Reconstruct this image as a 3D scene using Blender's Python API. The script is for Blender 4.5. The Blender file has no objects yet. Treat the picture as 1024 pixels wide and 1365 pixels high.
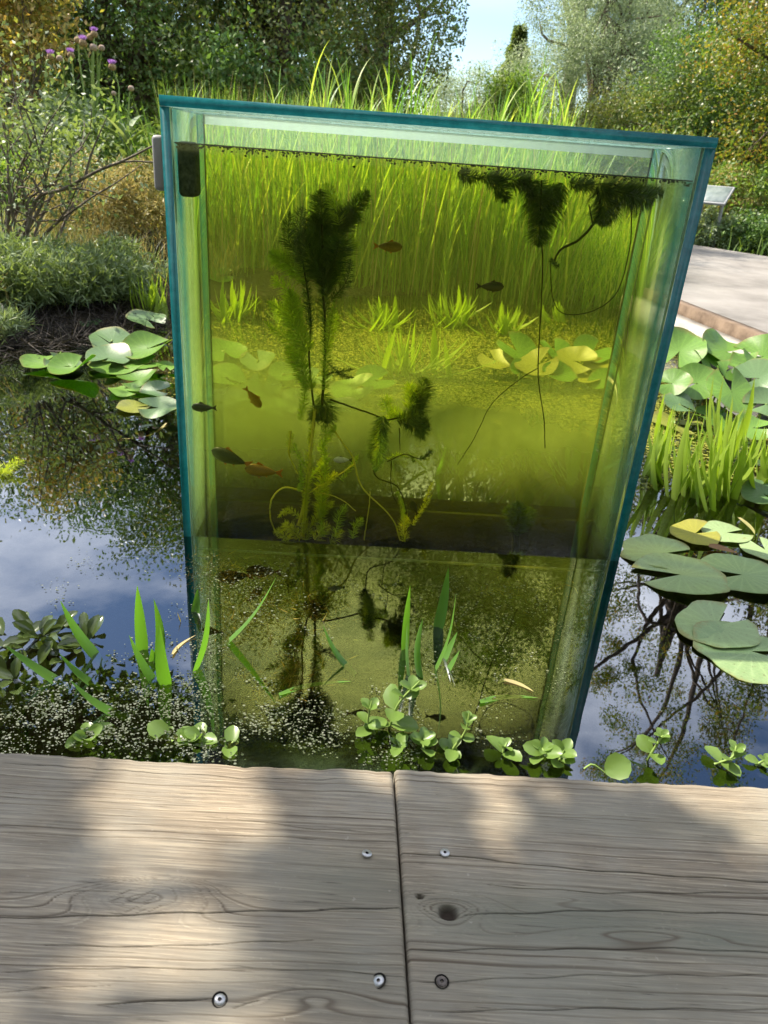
import bpy, math, random
import numpy as np
from mathutils import Vector, Matrix, Euler

rad = math.radians
sc = bpy.context.scene
COL = sc.collection
rng = np.random.default_rng(7)
random.seed(7)

# ------------------------------------------------------------------ camera
FPX = 986.0; EYE = 0.8
pit = rad(25.7); rol = rad(4.3)
cF = np.array([0, math.cos(pit), -math.sin(pit)])
_r0 = np.array([1.0, 0, 0]); _u0 = np.array([0, math.sin(pit), math.cos(pit)])
cR = math.cos(rol) * _r0 + math.sin(rol) * _u0
cU = -math.sin(rol) * _r0 + math.cos(rol) * _u0
cC = np.array([0, 0, EYE])
cam = bpy.data.cameras.new('camera'); camo = bpy.data.objects.new('camera', cam); COL.objects.link(camo)
cam.lens = FPX * 36 / 1365; cam.sensor_width = 36; cam.clip_start = 0.02; cam.clip_end = 2000
M = Matrix(((cR[0], cU[0], -cF[0], 0), (cR[1], cU[1], -cF[1], 0), (cR[2], cU[2], -cF[2], EYE), (0, 0, 0, 1)))
camo.matrix_world = M
sc.camera = camo
cam.dof.use_dof = True; cam.dof.focus_distance = 1.3; cam.dof.aperture_fstop = 11

def ray(x, y): return cF * FPX + (x - 512) * cR - (y - 682.5) * cU
def atz(x, y, z=0.0):
    d = ray(x, y); return cC + d * ((z - EYE) / d[2])
def aty(x, y, Y):
    d = ray(x, y); return cC + d * (Y / d[1])

# ------------------------------------------------------------------ world, sun
SUN_AZ = rad(-62); SUN_EL = rad(50)      # azimuth from +Y towards +X
SD = np.array([math.sin(SUN_AZ) * math.cos(SUN_EL), math.cos(SUN_AZ) * math.cos(SUN_EL), math.sin(SUN_EL)])
w = bpy.data.worlds.new('World'); sc.world = w; w.use_nodes = True
nt = w.node_tree; nt.nodes.clear()
def nd(t, ty, **k):
    n = t.nodes.new(ty)
    for a, b in k.items(): setattr(n, a, b)
    return n
wo = nd(nt, 'ShaderNodeOutputWorld'); bg = nd(nt, 'ShaderNodeBackground')
sky = nd(nt, 'ShaderNodeTexSky', sky_type='NISHITA'); sky.sun_disc = False
sky.sun_elevation = SUN_EL; sky.sun_rotation = SUN_AZ; sky.air_density = 1.0; sky.dust_density = 0.25; sky.ozone_density = 2.6
tc = nd(nt, 'ShaderNodeTexCoord')
mp = nd(nt, 'ShaderNodeMapping'); mp.inputs['Scale'].default_value = (1.0, 1.0, 2.6); mp.inputs['Location'].default_value = (.35, .2, .0)
nz = nd(nt, 'ShaderNodeTexNoise'); nz.inputs['Scale'].default_value = 2.2; nz.inputs['Detail'].default_value = 7; nz.inputs['Roughness'].default_value = 0.55
cr = nd(nt, 'ShaderNodeValToRGB')
cr.color_ramp.elements[0].position = 0.42; cr.color_ramp.elements[0].color = (0, 0, 0, 1)
cr.color_ramp.elements[1].position = 0.66; cr.color_ramp.elements[1].color = (1, 1, 1, 1)
mx = nd(nt, 'ShaderNodeMix', data_type='RGBA')
mx.inputs[7].default_value = (13.5, 13.5, 14.2, 1)
L = nt.links.new
L(tc.outputs['Generated'], mp.inputs[0]); L(mp.outputs[0], nz.inputs['Vector']); L(nz.outputs['Fac'], cr.inputs[0])
sxyz = nd(nt, 'ShaderNodeSeparateXYZ'); L(tc.outputs['Generated'], sxyz.inputs[0])
mr = nd(nt, 'ShaderNodeMapRange'); mr.inputs[1].default_value = .14; mr.inputs[2].default_value = .36; L(sxyz.outputs[2], mr.inputs[0])
mm = nd(nt, 'ShaderNodeMath', operation='MULTIPLY'); L(cr.outputs[0], mm.inputs[0]); L(mr.outputs[0], mm.inputs[1]); L(mm.outputs[0], mx.inputs[0]); L(sky.outputs[0], mx.inputs[6]); L(mx.outputs[2], bg.inputs[0]); L(bg.outputs[0], wo.inputs[0])
bg.inputs[1].default_value = 0.105
sl = bpy.data.lights.new('sun', 'SUN'); sl.energy = 5.0; sl.angle = rad(0.5); sl.color = (1, 0.91, 0.76)
so = bpy.data.objects.new('sun', sl); COL.objects.link(so)
so.rotation_euler = Vector(SD).to_track_quat('Z', 'Y').to_euler(); so.location = (-6, 6, 9)
sc.view_settings.view_transform = 'Standard'; sc.view_settings.look = 'None'
sc.view_settings.exposure = 1.15; sc.view_settings.gamma = 1

cy = sc.cycles
cy.max_bounces = 24; cy.transparent_max_bounces = 40; cy.diffuse_bounces = 3; cy.glossy_bounces = 5; cy.transmission_bounces = 8; cy.volume_bounces = 1
cy.use_denoising = True; cy.caustics_reflective = False; cy.caustics_refractive = False
cy.sample_clamp_indirect = 4.0; cy.blur_glossy = 0.3
cy.use_adaptive_sampling = True; cy.adaptive_threshold = 0.02

# ------------------------------------------------------------------ materials
def newmat(name):
    m = bpy.data.materials.new(name); m.use_nodes = True; m.node_tree.nodes.clear()
    t = m.node_tree; o = nd(t, 'ShaderNodeOutputMaterial')
    return m, t, o
def ramp(t, fac, cols, pos=None):
    r = nd(t, 'ShaderNodeValToRGB'); e = r.color_ramp.elements
    n = len(cols)
    while len(e) < n: e.new(0.5)
    for i, c in enumerate(cols):
        e[i].position = pos[i] if pos else i / max(1, n - 1); e[i].color = (*c, 1)
    if fac is not None: t.links.new(fac, r.inputs[0])
    return r.outputs[0]
def noise(t, scale, detail=4, rough=0.5, vec=None, out='Fac'):
    n = nd(t, 'ShaderNodeTexNoise'); n.inputs['Scale'].default_value = scale; n.inputs['Detail'].default_value = detail; n.inputs['Roughness'].default_value = rough
    if vec is None:
        c = nd(t, 'ShaderNodeTexCoord'); vec = c.outputs['Object']
    t.links.new(vec, n.inputs['Vector']); return n.outputs[out]
def math_(t, op, a, b=None, clamp=False):
    n = nd(t, 'ShaderNodeMath', operation=op); n.use_clamp = clamp
    for i, v in enumerate((a, b)):
        if v is None: continue
        if isinstance(v, (int, float)): n.inputs[i].default_value = v
        else: t.links.new(v, n.inputs[i])
    return n.outputs[0]
def mixc(t, fac, a, b, mode='MIX'):
    n = nd(t, 'ShaderNodeMix', data_type='RGBA'); n.blend_type = mode
    for i, v in ((0, fac), (6, a), (7, b)):
        if isinstance(v, tuple): n.inputs[i].default_value = (*v, 1)
        elif isinstance(v, (int, float)): n.inputs[i].default_value = v
        else: t.links.new(v, n.inputs[i])
    return n.outputs[2]
def mixs(t, fac, a, b):
    n = nd(t, 'ShaderNodeMixShader')
    if isinstance(fac, (int, float)): n.inputs[0].default_value = fac
    else: t.links.new(fac, n.inputs[0])
    t.links.new(a, n.inputs[1]); t.links.new(b, n.inputs[2]); return n.outputs[0]
def setin(t, node, key, v):
    if isinstance(v, tuple): node.inputs[key].default_value = (*v, 1)
    elif isinstance(v, (int, float)): node.inputs[key].default_value = v
    else: t.links.new(v, node.inputs[key])
def principled(t, col, rough=0.6, spec=0.5, bump=None, bstr=0.3, bdist=0.01):
    p = nd(t, 'ShaderNodeBsdfPrincipled'); setin(t, p, 'Base Color', col); setin(t, p, 'Roughness', rough)
    p.inputs['Specular IOR Level'].default_value = spec
    if bump is not None:
        b = nd(t, 'ShaderNodeBump'); b.inputs['Strength'].default_value = bstr; b.inputs['Distance'].default_value = bdist
        t.links.new(bump, b.inputs['Height']); t.links.new(b.outputs[0], p.inputs['Normal'])
    return p.outputs[0]
def island(t): return nd(t, 'ShaderNodeNewGeometry').outputs['Random Per Island']
def leafmat(name, cols, trans=0.4, rough=0.5, spec=0.35, tcol=None, clump=None, vary=None):
    """foliage: colour by leaf, thin and translucent"""
    m, t, o = newmat(name)
    c = ramp(t, island(t), cols)
    if clump:
        c = mixc(t, math_(t, 'MULTIPLY', noise(t, clump, 2), 1.0, True), c, tuple(x * 0.55 for x in cols[0]))
    if vary: c = mixc(t, mapr(t, noise(t, vary[1], 3), 0.42, 0.66, 0.0, 0.8), c, vary[0])
    p = principled(t, c, rough, spec)
    tr = nd(t, 'ShaderNodeBsdfTranslucent')
    tcn = mixc(t, 1.0, c, tcol or (1.5, 1.55, 0.55), 'MULTIPLY'); t.links.new(tcn, tr.inputs[0])
    t.links.new(mixs(t, trans, p, tr.outputs[0]), o.inputs[0]); return m
def plainmat(name, c1, c2, scale=8, rough=0.7, spec=0.3, bstr=0.3, bdist=0.01, detail=6):
    m, t, o = newmat(name); n = noise(t, scale, detail, 0.6)
    c = ramp(t, n, [c1, c2], [0.3, 0.7])
    t.links.new(principled(t, c, rough, spec, n, bstr, bdist), o.inputs[0]); return m
def schlick(t, f0):
    g = nd(t, 'ShaderNodeNewGeometry'); d = nd(t, 'ShaderNodeVectorMath', operation='DOT_PRODUCT')
    t.links.new(g.outputs['Normal'], d.inputs[0]); t.links.new(g.outputs['Incoming'], d.inputs[1])
    c = math_(t, 'ABSOLUTE', d.outputs['Value'])
    k = math_(t, 'POWER', math_(t, 'SUBTRACT', 1.0, c, True), 5.0)
    return math_(t, 'ADD', math_(t, 'MULTIPLY', k, 1 - f0), f0, True)

def glassmat(name, tint, f0=0.045, film=None, gcol=1.0):
    """clear pane: tinted pass-through and mirror reflection; film(t) -> (factor, shader) of grime, dew or painted reflection on it"""
    m, t, o = newmat(name)
    tr = nd(t, 'ShaderNodeBsdfTransparent'); tr.inputs[0].default_value = (*tint, 1)
    gl = nd(t, 'ShaderNodeBsdfGlossy'); gl.inputs['Roughness'].default_value = 0.0; gl.inputs[0].default_value = (gcol, gcol, gcol, 1)
    base = tr.outputs[0]
    if film:
        f, s = film(t); base = mixs(t, f, base, s)
    t.links.new(mixs(t, schlick(t, f0), base, gl.outputs[0]), o.inputs[0]); return m
def filmshader(t, col, trans=0.6):
    d = nd(t, 'ShaderNodeBsdfDiffuse'); tr = nd(t, 'ShaderNodeBsdfTranslucent')
    setin(t, d, 0, col); setin(t, tr, 0, col)
    return mixs(t, trans, d.outputs[0], tr.outputs[0])
def objz(t):
    c = nd(t, 'ShaderNodeTexCoord'); s = nd(t, 'ShaderNodeSeparateXYZ'); t.links.new(c.outputs['Object'], s.inputs[0]); return s.outputs
def mapr(t, v, a, b, c, d):
    n = nd(t, 'ShaderNodeMapRange'); n.interpolation_type = 'SMOOTHSTEP'
    t.links.new(v, n.inputs[0])
    for i, x in enumerate((a, b, c, d)): n.inputs[i + 1].default_value = x
    return n.outputs[0]

WL = 0.795   # water level inside the tank
def film_front(t):
    z = objz(t)[2]
    dew = mapr(t, z, WL - 0.002, WL + 0.004, 0.0, 0.05)
    n = noise(t, 90, 3); sp = math_(t, 'MULTIPLY', mapr(t, n, 0.60, 0.75, 0.0, 0.006), mapr(t, z, 0.0, 0.16, 1.0, 0.0))
    c_ = nd(t, 'ShaderNodeTexCoord'); m_ = nd(t, 'ShaderNodeMapping'); m_.inputs['Scale'].default_value = (34, 34, 1.6); t.links.new(c_.outputs['Object'], m_.inputs[0])
    st = mapr(t, noise(t, 1.0, 4, 0.6, m_.outputs[0]), 0.50, 0.78, 0.0, 0.055)
    wl = mapr(t, math_(t, 'ABSOLUTE', math_(t, 'SUBTRACT', z, WL - .006)), 0.0, 0.012, 0.10, 0.0)
    f = math_(t, 'ADD', math_(t, 'ADD', dew, sp), math_(t, 'ADD', st, wl), True)
    colf = mixc(t, mapr(t, z, WL - 0.002, WL + 0.004, 0.0, 1.0), (0.36, 0.42, 0.16), (0.72, 0.82, 0.76))
    return f, filmshader(t, colf, 0.5)
def film_back(t):
    s = objz(t); z = s[2]
    n = noise(t, 5, 4, 0.6)
    a = mapr(t, z, -0.02, 0.20, 0.0, 0.64)
    b = mapr(t, z, 0.16, 0.46, 1.0, 0.06)
    f = math_(t, 'MULTIPLY', math_(t, 'MULTIPLY', a, b), mapr(t, n, 0.25, 0.75, 0.65, 1.15), True)  # algae film, thickest low down; its colour also stands in for water haze
    dew = math_(t, 'ADD', mapr(t, z, WL - 0.002, WL + 0.004, 0.0, 0.05), mapr(t, z, 0.832, 0.834, 0.0, 0.5))
    f = math_(t, 'ADD', f, dew, True)
    colr = mixc(t, mapr(t, z, WL - 0.002, WL + 0.004, 0.0, 1.0), (0.48, 0.60, 0.23), (0.66, 0.8, 0.75))
    return f, filmshader(t, colr, 0.7)
def film_side(t):
    n = noise(t, 6, 4, 0.6)
    return mapr(t, n, 0.2, 0.8, 0.30, 0.5), filmshader(t, (0.42, 0.62, 0.26), 0.65)  # pale green film paints the reflection seen inside the side panes
def film_lid(t):
    n = noise(t, 60, 3)
    return mapr(t, n, 0.35, 0.75, 0.30, 0.65), filmshader(t, (0.62, 0.8, 0.74), 0.7)

MAT = {}
MAT['glass_front'] = glassmat('clear_glass', (0.95, 0.985, 0.96), 0.004, film_front, 0.1)
MAT['glass_back'] = glassmat('algae_filmed_glass', (0.95, 0.985, 0.96), 0.006, film_back, 0.2)
MAT['glass_side'] = glassmat('painted_reflection_side_glass', (0.95, 0.985, 0.95), 0.09, film_side)
MAT['glass_lid'] = glassmat('dewy_glass', (0.94, 0.98, 0.96), 0.05, film_lid)
def edge(name, c1, c2):
    m, t, o = newmat(name)
    n = noise(t, 45, 5, 0.7); c = ramp(t, n, [c1, c2], [0.3, 0.75])
    p = principled(t, c, 0.22, 0.6, noise(t, 160, 3), 0.12, 0.002); tr = nd(t, 'ShaderNodeBsdfTranslucent'); t.links.new(c, tr.inputs[0])
    t.links.new(mixs(t, 0.45, p, tr.outputs[0]), o.inputs[0]); return m
MAT['edge'] = edge('teal_glass_edge', (0.004, 0.13, 0.155), (0.02, 0.23, 0.26))
MAT['edge_algae'] = plainmat('algae_coated_edge', (0.03, 0.04, 0.012), (0.08, 0.1, 0.03), 60, 0.9, 0.1)
MAT['edge_pale'] = edge('pale_glass_edge', (0.35, 0.6, 0.42), (0.6, 0.8, 0.6))

m, t, o = newmat('added_blocking_sheet')
tr = nd(t, 'ShaderNodeBsdfTransparent'); tr.inputs[0].default_value = (0.9, 0.95, 0.7, 1)
t.links.new(mixs(t, mapr(t, noise(t, 9, 5, 0.6), 0.3, 0.65, 0.55, 0.92), tr.outputs[0], filmshader(t, (0.07, 0.08, 0.02), 0.5)), o.inputs[0]); MAT['sky_blocker'] = m  # dark sheet added to cut the sky seen through the tank
# pond water: dark clear water with a mirror surface and the faintest ripple
m, t, o = newmat('pond_water_surface')
tr = nd(t, 'ShaderNodeBsdfTransparent'); tr.inputs[0].default_value = (0.42, 0.40, 0.26, 1)
gl = nd(t, 'ShaderNodeBsdfGlossy'); gl.inputs['Roughness'].default_value = 0.008; gl.inputs[0].default_value = (0.86, 0.92, 1.0, 1)
bp = nd(t, 'ShaderNodeBump'); bp.inputs['Strength'].default_value = 0.014; bp.inputs['Distance'].default_value = 0.02
t.links.new(noise(t, 7, 2), bp.inputs['Height']); t.links.new(bp.outputs[0], gl.inputs['Normal'])
t.links.new(mixs(t, schlick(t, 0.21), tr.outputs[0], gl.outputs[0]), o.inputs[0])
MAT['pond'] = m

# tea-green water of the tank (volume)
m, t, o = newmat('green_tank_water')
va = nd(t, 'ShaderNodeVolumeAbsorption'); va.inputs['Color'].default_value = (0.970, 0.900, 0.21, 1); va.inputs['Density'].default_value = 6.8
vs = nd(t, 'ShaderNodeVolumeScatter'); vs.inputs['Color'].default_value = (0.8, 0.95, 0.48, 1); vs.inputs['Density'].default_value = 0.40; vs.inputs['Anisotropy'].default_value = 0.45
ad = nd(t, 'ShaderNodeAddShader'); t.links.new(va.outputs[0], ad.inputs[0]); t.links.new(vs.outputs[0], ad.inputs[1])
t.links.new(ad.outputs[0], o.inputs['Volume']); MAT['tankwater'] = m

MAT['bark'] = plainmat('bark', (0.07, 0.05, 0.035), (0.17, 0.13, 0.1), 14, 0.9, 0.2, 0.6, 0.02)
MAT['twig'] = plainmat('grey_brown_twig', (0.09, 0.07, 0.055), (0.26, 0.22, 0.18), 30, 0.85, 0.2, 0.4, 0.004)
MAT['dark_leaf'] = leafmat('dark_tree_leaf', [(0.0488, 0.11, 0.0365), (0.122, 0.232, 0.061), (0.208, 0.318, 0.0975)], 0.30, 0.42, 0.5, vary=((0.11, 0.15, 0.04), 1.1))
MAT['dark_leaf2'] = leafmat('olive_tree_leaf', [(0.0728, 0.121, 0.0438), (0.17, 0.256, 0.0728), (0.341, 0.316, 0.109)], 0.30, 0.42, 0.5, vary=((0.17, 0.17, 0.05), 1.2))
MAT['willow_leaf'] = leafmat('silver_willow_leaf', [(0.214, 0.271, 0.164), (0.389, 0.466, 0.292), (0.582, 0.642, 0.466)], 0.35, 0.45, 0.5, (1.25, 1.3, 0.9), vary=((0.22, 0.29, 0.16), 1.3))
MAT['hawthorn_leaf'] = leafmat('turning_hawthorn_leaf', [(0.07, 0.126, 0.028), (0.168, 0.224, 0.042), (0.336, 0.322, 0.063), (0.392, 0.21, 0.056)], 0.38, 0.45, 0.45, vary=((0.09, 0.16, 0.03), 1.0))
MAT['green_leaf'] = leafmat('fresh_shrub_leaf', [(0.065, 0.143, 0.0325), (0.143, 0.26, 0.052), (0.247, 0.351, 0.091)], 0.4, vary=((0.2, 0.26, 0.07), 3.0))
MAT['far_leaf'] = leafmat('far_hedge_leaf', [(0.072, 0.12, 0.042), (0.144, 0.204, 0.066), (0.228, 0.264, 0.108)], 0.4)
MAT['gold_leaf'] = leafmat('yellowing_shrub_leaf', [(0.176, 0.203, 0.0675), (0.324, 0.311, 0.0945), (0.486, 0.378, 0.135), (0.459, 0.27, 0.108)], 0.35)
MAT['grey_leaf'] = leafmat('grey_green_leaf', [(0.101, 0.144, 0.0863), (0.201, 0.273, 0.159), (0.316, 0.374, 0.245)], 0.3, vary=((0.2, 0.26, 0.09), 4.0))
MAT['dry_leaf'] = leafmat('dry_straw_leaf', [(0.34, 0.32, 0.10), (0.5, 0.44, 0.18), (0.58, 0.47, 0.24), (0.42, 0.40, 0.12)], 0.35, tcol=(1.1, 1.0, 0.7), vary=((0.3, 0.3, 0.1), 5.0))
MAT['reed'] = leafmat('reed_blade', [(0.102, 0.232, 0.0435), (0.217, 0.392, 0.0725), (0.406, 0.551, 0.131), (0.551, 0.58, 0.217)], 0.45, 0.45, 0.4, (1.4, 1.45, 0.5))
MAT['reed_dry'] = leafmat('dry_reed_stem', [(0.375, 0.3, 0.15), (0.575, 0.475, 0.25)], 0.2, tcol=(1, 1, .8))
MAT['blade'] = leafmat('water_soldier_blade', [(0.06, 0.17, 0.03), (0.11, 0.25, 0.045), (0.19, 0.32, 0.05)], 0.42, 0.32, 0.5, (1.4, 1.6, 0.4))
MAT['blade_bright'] = leafmat('bright_green_blade', [(0.14, 0.26, 0.035), (0.25, 0.36, 0.05), (0.36, 0.42, 0.08)], 0.45, 0.35, 0.5, (1.4, 1.5, 0.4))  # brighter, yellower blade colour
MAT['mint'] = leafmat('brooklime_leaf', [(0.08, 0.16, 0.03), (0.133, 0.227, 0.0466), (0.227, 0.3, 0.0733)], 0.35, 0.34, 0.45, (1.4, 1.5, 0.5))
MAT['dark_pondweed'] = leafmat('dark_pondweed_leaf', [(0.025, 0.045, 0.015), (0.05, 0.075, 0.02), (0.075, 0.10, 0.03)], 0.2, 0.18, 0.6)
MAT['duckweed'] = leafmat('duckweed_leaf', [(0.0346, 0.0484, 0.0207), (0.0763, 0.0936, 0.0484), (0.131, 0.148, 0.0965), (0.19, 0.2, 0.159)], 0.2, 0.3, 0.5, (1.1, 1.2, 0.7))
MAT['algae_mat'] = leafmat('floating_algae', [(0.09, 0.12, 0.02), (0.26, 0.28, 0.035), (0.38, 0.36, 0.06)], 0.25, 0.5, 0.3)
MAT['sub_algae'] = leafmat('drowned_algae', [(0.10, 0.075, 0.015), (0.22, 0.17, 0.03), (0.34, 0.25, 0.06)], 0.3, 0.6, 0.1)
MAT['horn_dark'] = leafmat('dark_hornwort_needle', [(0.0531, 0.0972, 0.0445), (0.112, 0.199, 0.0665)], 0.35, 0.7, 0.1)
MAT['horn_mid'] = leafmat('olive_hornwort_needle', [(0.268, 0.403, 0.0893), (0.535, 0.7, 0.134)], 0.3, 0.7, 0.1)
MAT['horn_pale'] = leafmat('yellow_waterweed', [(0.39, 0.468, 0.065), (0.598, 0.65, 0.117)], 0.4, 0.6, 0.15)
MAT['stem_dark'] = plainmat('dark_weed_stem', (0.02, 0.03, 0.012), (0.05, 0.06, 0.02), 40, 0.8, 0.1)
MAT['stem_pale'] = plainmat('pale_weed_stem', (0.6, 0.6, 0.12), (0.75, 0.74, 0.2), 40, 0.7, 0.1)
MAT['stalk'] = plainmat('green_stalk', (0.16, 0.26, 0.06), (0.26, 0.34, 0.09), 20, 0.5, 0.3)
MAT['thistle_purple'] = leafmat('thistle_floret', [(0.40, 0.22, 0.52), (0.56, 0.36, 0.68)], 0.3, 0.6, 0.2, (1.2, 1.0, 1.3))
MAT['thistle_bulb'] = plainmat('thistle_bulb', (0.26, 0.16, 0.08), (0.42, 0.33, 0.18), 90, 0.8, 0.2, 0.8, 0.01)
MAT['thistle_seed'] = plainmat('faded_thistle_head', (0.34, 0.26, 0.17), (0.5, 0.38, 0.33), 90, 0.9, 0.1, 0.8, 0.01)
MAT['berry'] = plainmat('red_berry', (0.25, 0.02, 0.01), (0.45, 0.06, 0.03), 5, 0.35, 0.5, 0.0)
MAT['rock'] = plainmat('pale_rock', (0.30, 0.27, 0.2), (0.5, 0.46, 0.36), 9, 0.9, 0.2, 0.8, 0.03)
MAT['plastic'] = plainmat('grey_plastic', (0.27, 0.26, 0.26), (0.31, 0.30, 0.30), 40, 0.45, 0.4, 0.05, 0.001)
MAT['felt'] = plainmat('algae_covered_felt', (0.04, 0.055, 0.03), (0.15, 0.18, 0.10), 120, 0.95, 0.1, 0.9, 0.004)
MAT['meniscus'] = plainmat('black_algae_line', (0.01, 0.014, 0.006), (0.03, 0.04, 0.015), 60, 0.9, 0.1)
MAT['timber'] = plainmat('weathered_edging', (0.10, 0.07, 0.05), (0.22, 0.16, 0.115), 12, 0.9, 0.2, 0.5, 0.01)
MAT['kerbstone'] = plainmat('pale_kerb', (0.26, 0.24, 0.21), (0.44, 0.41, 0.37), 12, 0.9, 0.2, 0.3, 0.01)
MAT['sign_metal'] = plainmat('sign_steel', (0.3, 0.31, 0.32), (0.4, 0.41, 0.42), 20, 0.4, 0.5, 0.05)
MAT['sign_face'] = plainmat('pale_sign_face', (0.12, 0.16, 0.16), (0.26, 0.3, 0.29), 14, 0.25, 0.6, 0.0)
MAT['steel'] = plainmat('zinc_screw', (0.34, 0.33, 0.32), (0.5, 0.5, 0.5), 300, 0.35, 0.8, 0.1, 0.0005)
for k in ('steel',): MAT[k].node_tree.nodes['Principled BSDF'].inputs['Metallic'].default_value = 0.6
MAT['black'] = plainmat('recess_shade', (0.006, 0.006, 0.006), (0.015, 0.013, 0.012), 100, 0.9, 0.1)  # near-black colour paints the shade inside screw recesses
MAT['mulch'] = leafmat('dark_dead_stalks', [(0.02, 0.018, 0.016), (0.05, 0.042, 0.036), (0.11, 0.095, 0.08)], 0.05, 0.8, 0.2)
MAT['brown_leaf'] = leafmat('dead_brown_leaf', [(0.16, 0.08, 0.03), (0.27, 0.15, 0.06)], 0.25)

def fishmat(name, back, belly):
    m, t, o = newmat(name); z = objz(t)[2]
    n = nd(t, 'ShaderNodeTexVoronoi'); n.inputs['Scale'].default_value = 260
    c = nd(t, 'ShaderNodeTexCoord'); t.links.new(c.outputs['Object'], n.inputs['Vector'])
    f = mapr(t, z, -0.006, 0.006, 1.0, 0.0)
    col = mixc(t, math_(t, 'MULTIPLY', n.outputs['Distance'], 0.4), mixc(t, f, back, belly), (0.02, 0.02, 0.01))
    t.links.new(principled(t, col, 0.35, 0.5), o.inputs[0]); return m
MAT['fish_dark'] = fishmat('dark_fish_skin', (0.025, 0.03, 0.012), (0.09, 0.09, 0.03))
MAT['fish_orange'] = fishmat('orange_fish_skin', (0.34, 0.19, 0.03), (0.56, 0.34, 0.06))
MAT['fish_brown'] = fishmat('bronze_fish_skin', (0.16, 0.10, 0.03), (0.36, 0.26, 0.09))
MAT['fish_white'] = fishmat('silver_fish_skin', (0.7, 0.75, 0.9), (0.85, 0.85, 0.95))
MAT['fin_red'] = leafmat('reddish_fin', [(0.46, 0.2, 0.04), (0.55, 0.26, 0.05)], 0.4, tcol=(1.2, 1, .6))
MAT['fin_dark'] = leafmat('dark_fin', [(0.03, 0.03, 0.012), (0.06, 0.05, 0.02)], 0.3)
MAT['eye'] = plainmat('fish_eye', (0.004, 0.004, 0.004), (0.008, 0.008, 0.008), 5, 0.2, 0.5, 0)

# lily leaf: waxy top with radial veins, edges browning
def lilymat(name, c1, c2, spots=0.0, trans=0.3):
    m, t, o = newmat(name)
    tcn = nd(t, 'ShaderNodeUVMap'); s = nd(t, 'ShaderNodeSeparateXYZ'); t.links.new(tcn.outputs[0], s.inputs[0])
    ang = math_(t, 'ARCTAN2', s.outputs[1], s.outputs[0])
    vein = math_(t, 'POWER', math_(t, 'ABSOLUTE', math_(t, 'SINE', math_(t, 'MULTIPLY', ang, 9.0))), 0.22)
    n = noise(t, 22, 5, 0.6); oi = nd(t, 'ShaderNodeObjectInfo').outputs['Random']
    c = ramp(t, math_(t, 'ADD', math_(t, 'MULTIPLY', n, 0.6), math_(t, 'MULTIPLY', oi, 0.4)), [c1, c2], [0.25, 0.75])
    c = mixc(t, math_(t, 'MULTIPLY', math_(t, 'SUBTRACT', 1.0, vein), 0.42), c, tuple(min(1, x * 1.5) for x in c2))
    rr2 = math_(t, 'SQRT', math_(t, 'ADD', math_(t, 'MULTIPLY', s.outputs[0], s.outputs[0]), math_(t, 'MULTIPLY', s.outputs[1], s.outputs[1])))
    c = mixc(t, mapr(t, math_(t, 'ADD', rr2, math_(t, 'MULTIPLY', noise(t, 12, 3), .35)), 1.12, 1.34, 0.0, 0.75), c, (0.25, 0.22, 0.07))
    if spots:
        v = noise(t, 16, 6, 0.7); c = mixc(t, mapr(t, v, 0.66 - spots * 0.06, 0.70, 0.0, 0.85), c, (0.11, 0.075, 0.03))
    p = principled(t, c, 0.34, 0.5, n, 0.15, 0.01); tr = nd(t, 'ShaderNodeBsdfTranslucent')
    t.links.new(mixc(t, 1.0, c, (1.5, 1.6, 0.4), 'MULTIPLY'), tr.inputs[0])
    t.links.new(mixs(t, trans, p, tr.outputs[0]), o.inputs[0]); return m
MAT['lily'] = lilymat('lily_leaf', (0.10, 0.22, 0.03), (0.22, 0.38, 0.07), 0.0, 0.42)
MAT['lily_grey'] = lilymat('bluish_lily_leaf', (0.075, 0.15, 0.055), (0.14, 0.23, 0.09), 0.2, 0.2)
MAT['lily_spot'] = lilymat('eaten_lily_leaf', (0.19, 0.29, 0.12), (0.31, 0.41, 0.20), 1.4, 0.2)
MAT['lily_yellow'] = lilymat('yellowing_lily_leaf', (0.2, 0.24, 0.04), (0.36, 0.34, 0.06), 0.8, 0.3)

# ground, path, gravel
m, t, o = newmat('bank_soil'); n = noise(t, 3, 8, 0.65); n2 = noise(t, 40, 4)
c = ramp(t, n, [(0.018, 0.014, 0.01), (0.05, 0.04, 0.025), (0.09, 0.09, 0.035)], [0.3, 0.5, 0.75])
g = nd(t, 'ShaderNodeNewGeometry'); sx = nd(t, 'ShaderNodeSeparateXYZ'); t.links.new(g.outputs['Position'], sx.inputs[0])
c = mixc(t, mapr(t, sx.outputs[2], -0.12, 0.03, 1.0, 0.0), c, (0.006, 0.006, 0.004))
t.links.new(principled(t, c, 0.95, 0.2, n2, 0.8, 0.03), o.inputs[0]); MAT['soil'] = m
m, t, o = newmat('path_concrete'); n = noise(t, 2.2, 8, 0.6); n2 = noise(t, 90, 3)
c = ramp(t, n, [(0.15, 0.14, 0.13), (0.235, 0.22, 0.205), (0.30, 0.285, 0.265)], [0.3, 0.5, 0.72])
c = mixc(t, mapr(t, n2, 0.62, 0.7, 0.0, 0.5), c, (0.2, 0.17, 0.14))
t.links.new(principled(t, c, 0.9, 0.2, n2, 0.5, 0.004), o.inputs[0]); MAT['path'] = m
m, t, o = newmat('gravel_stone'); c = ramp(t, island(t), [(0.2, 0.17, 0.14), (0.42, 0.38, 0.33), (0.62, 0.57, 0.5)])
t.links.new(principled(t, c, 0.9, 0.2), o.inputs[0]); MAT['gravel'] = m

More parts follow.
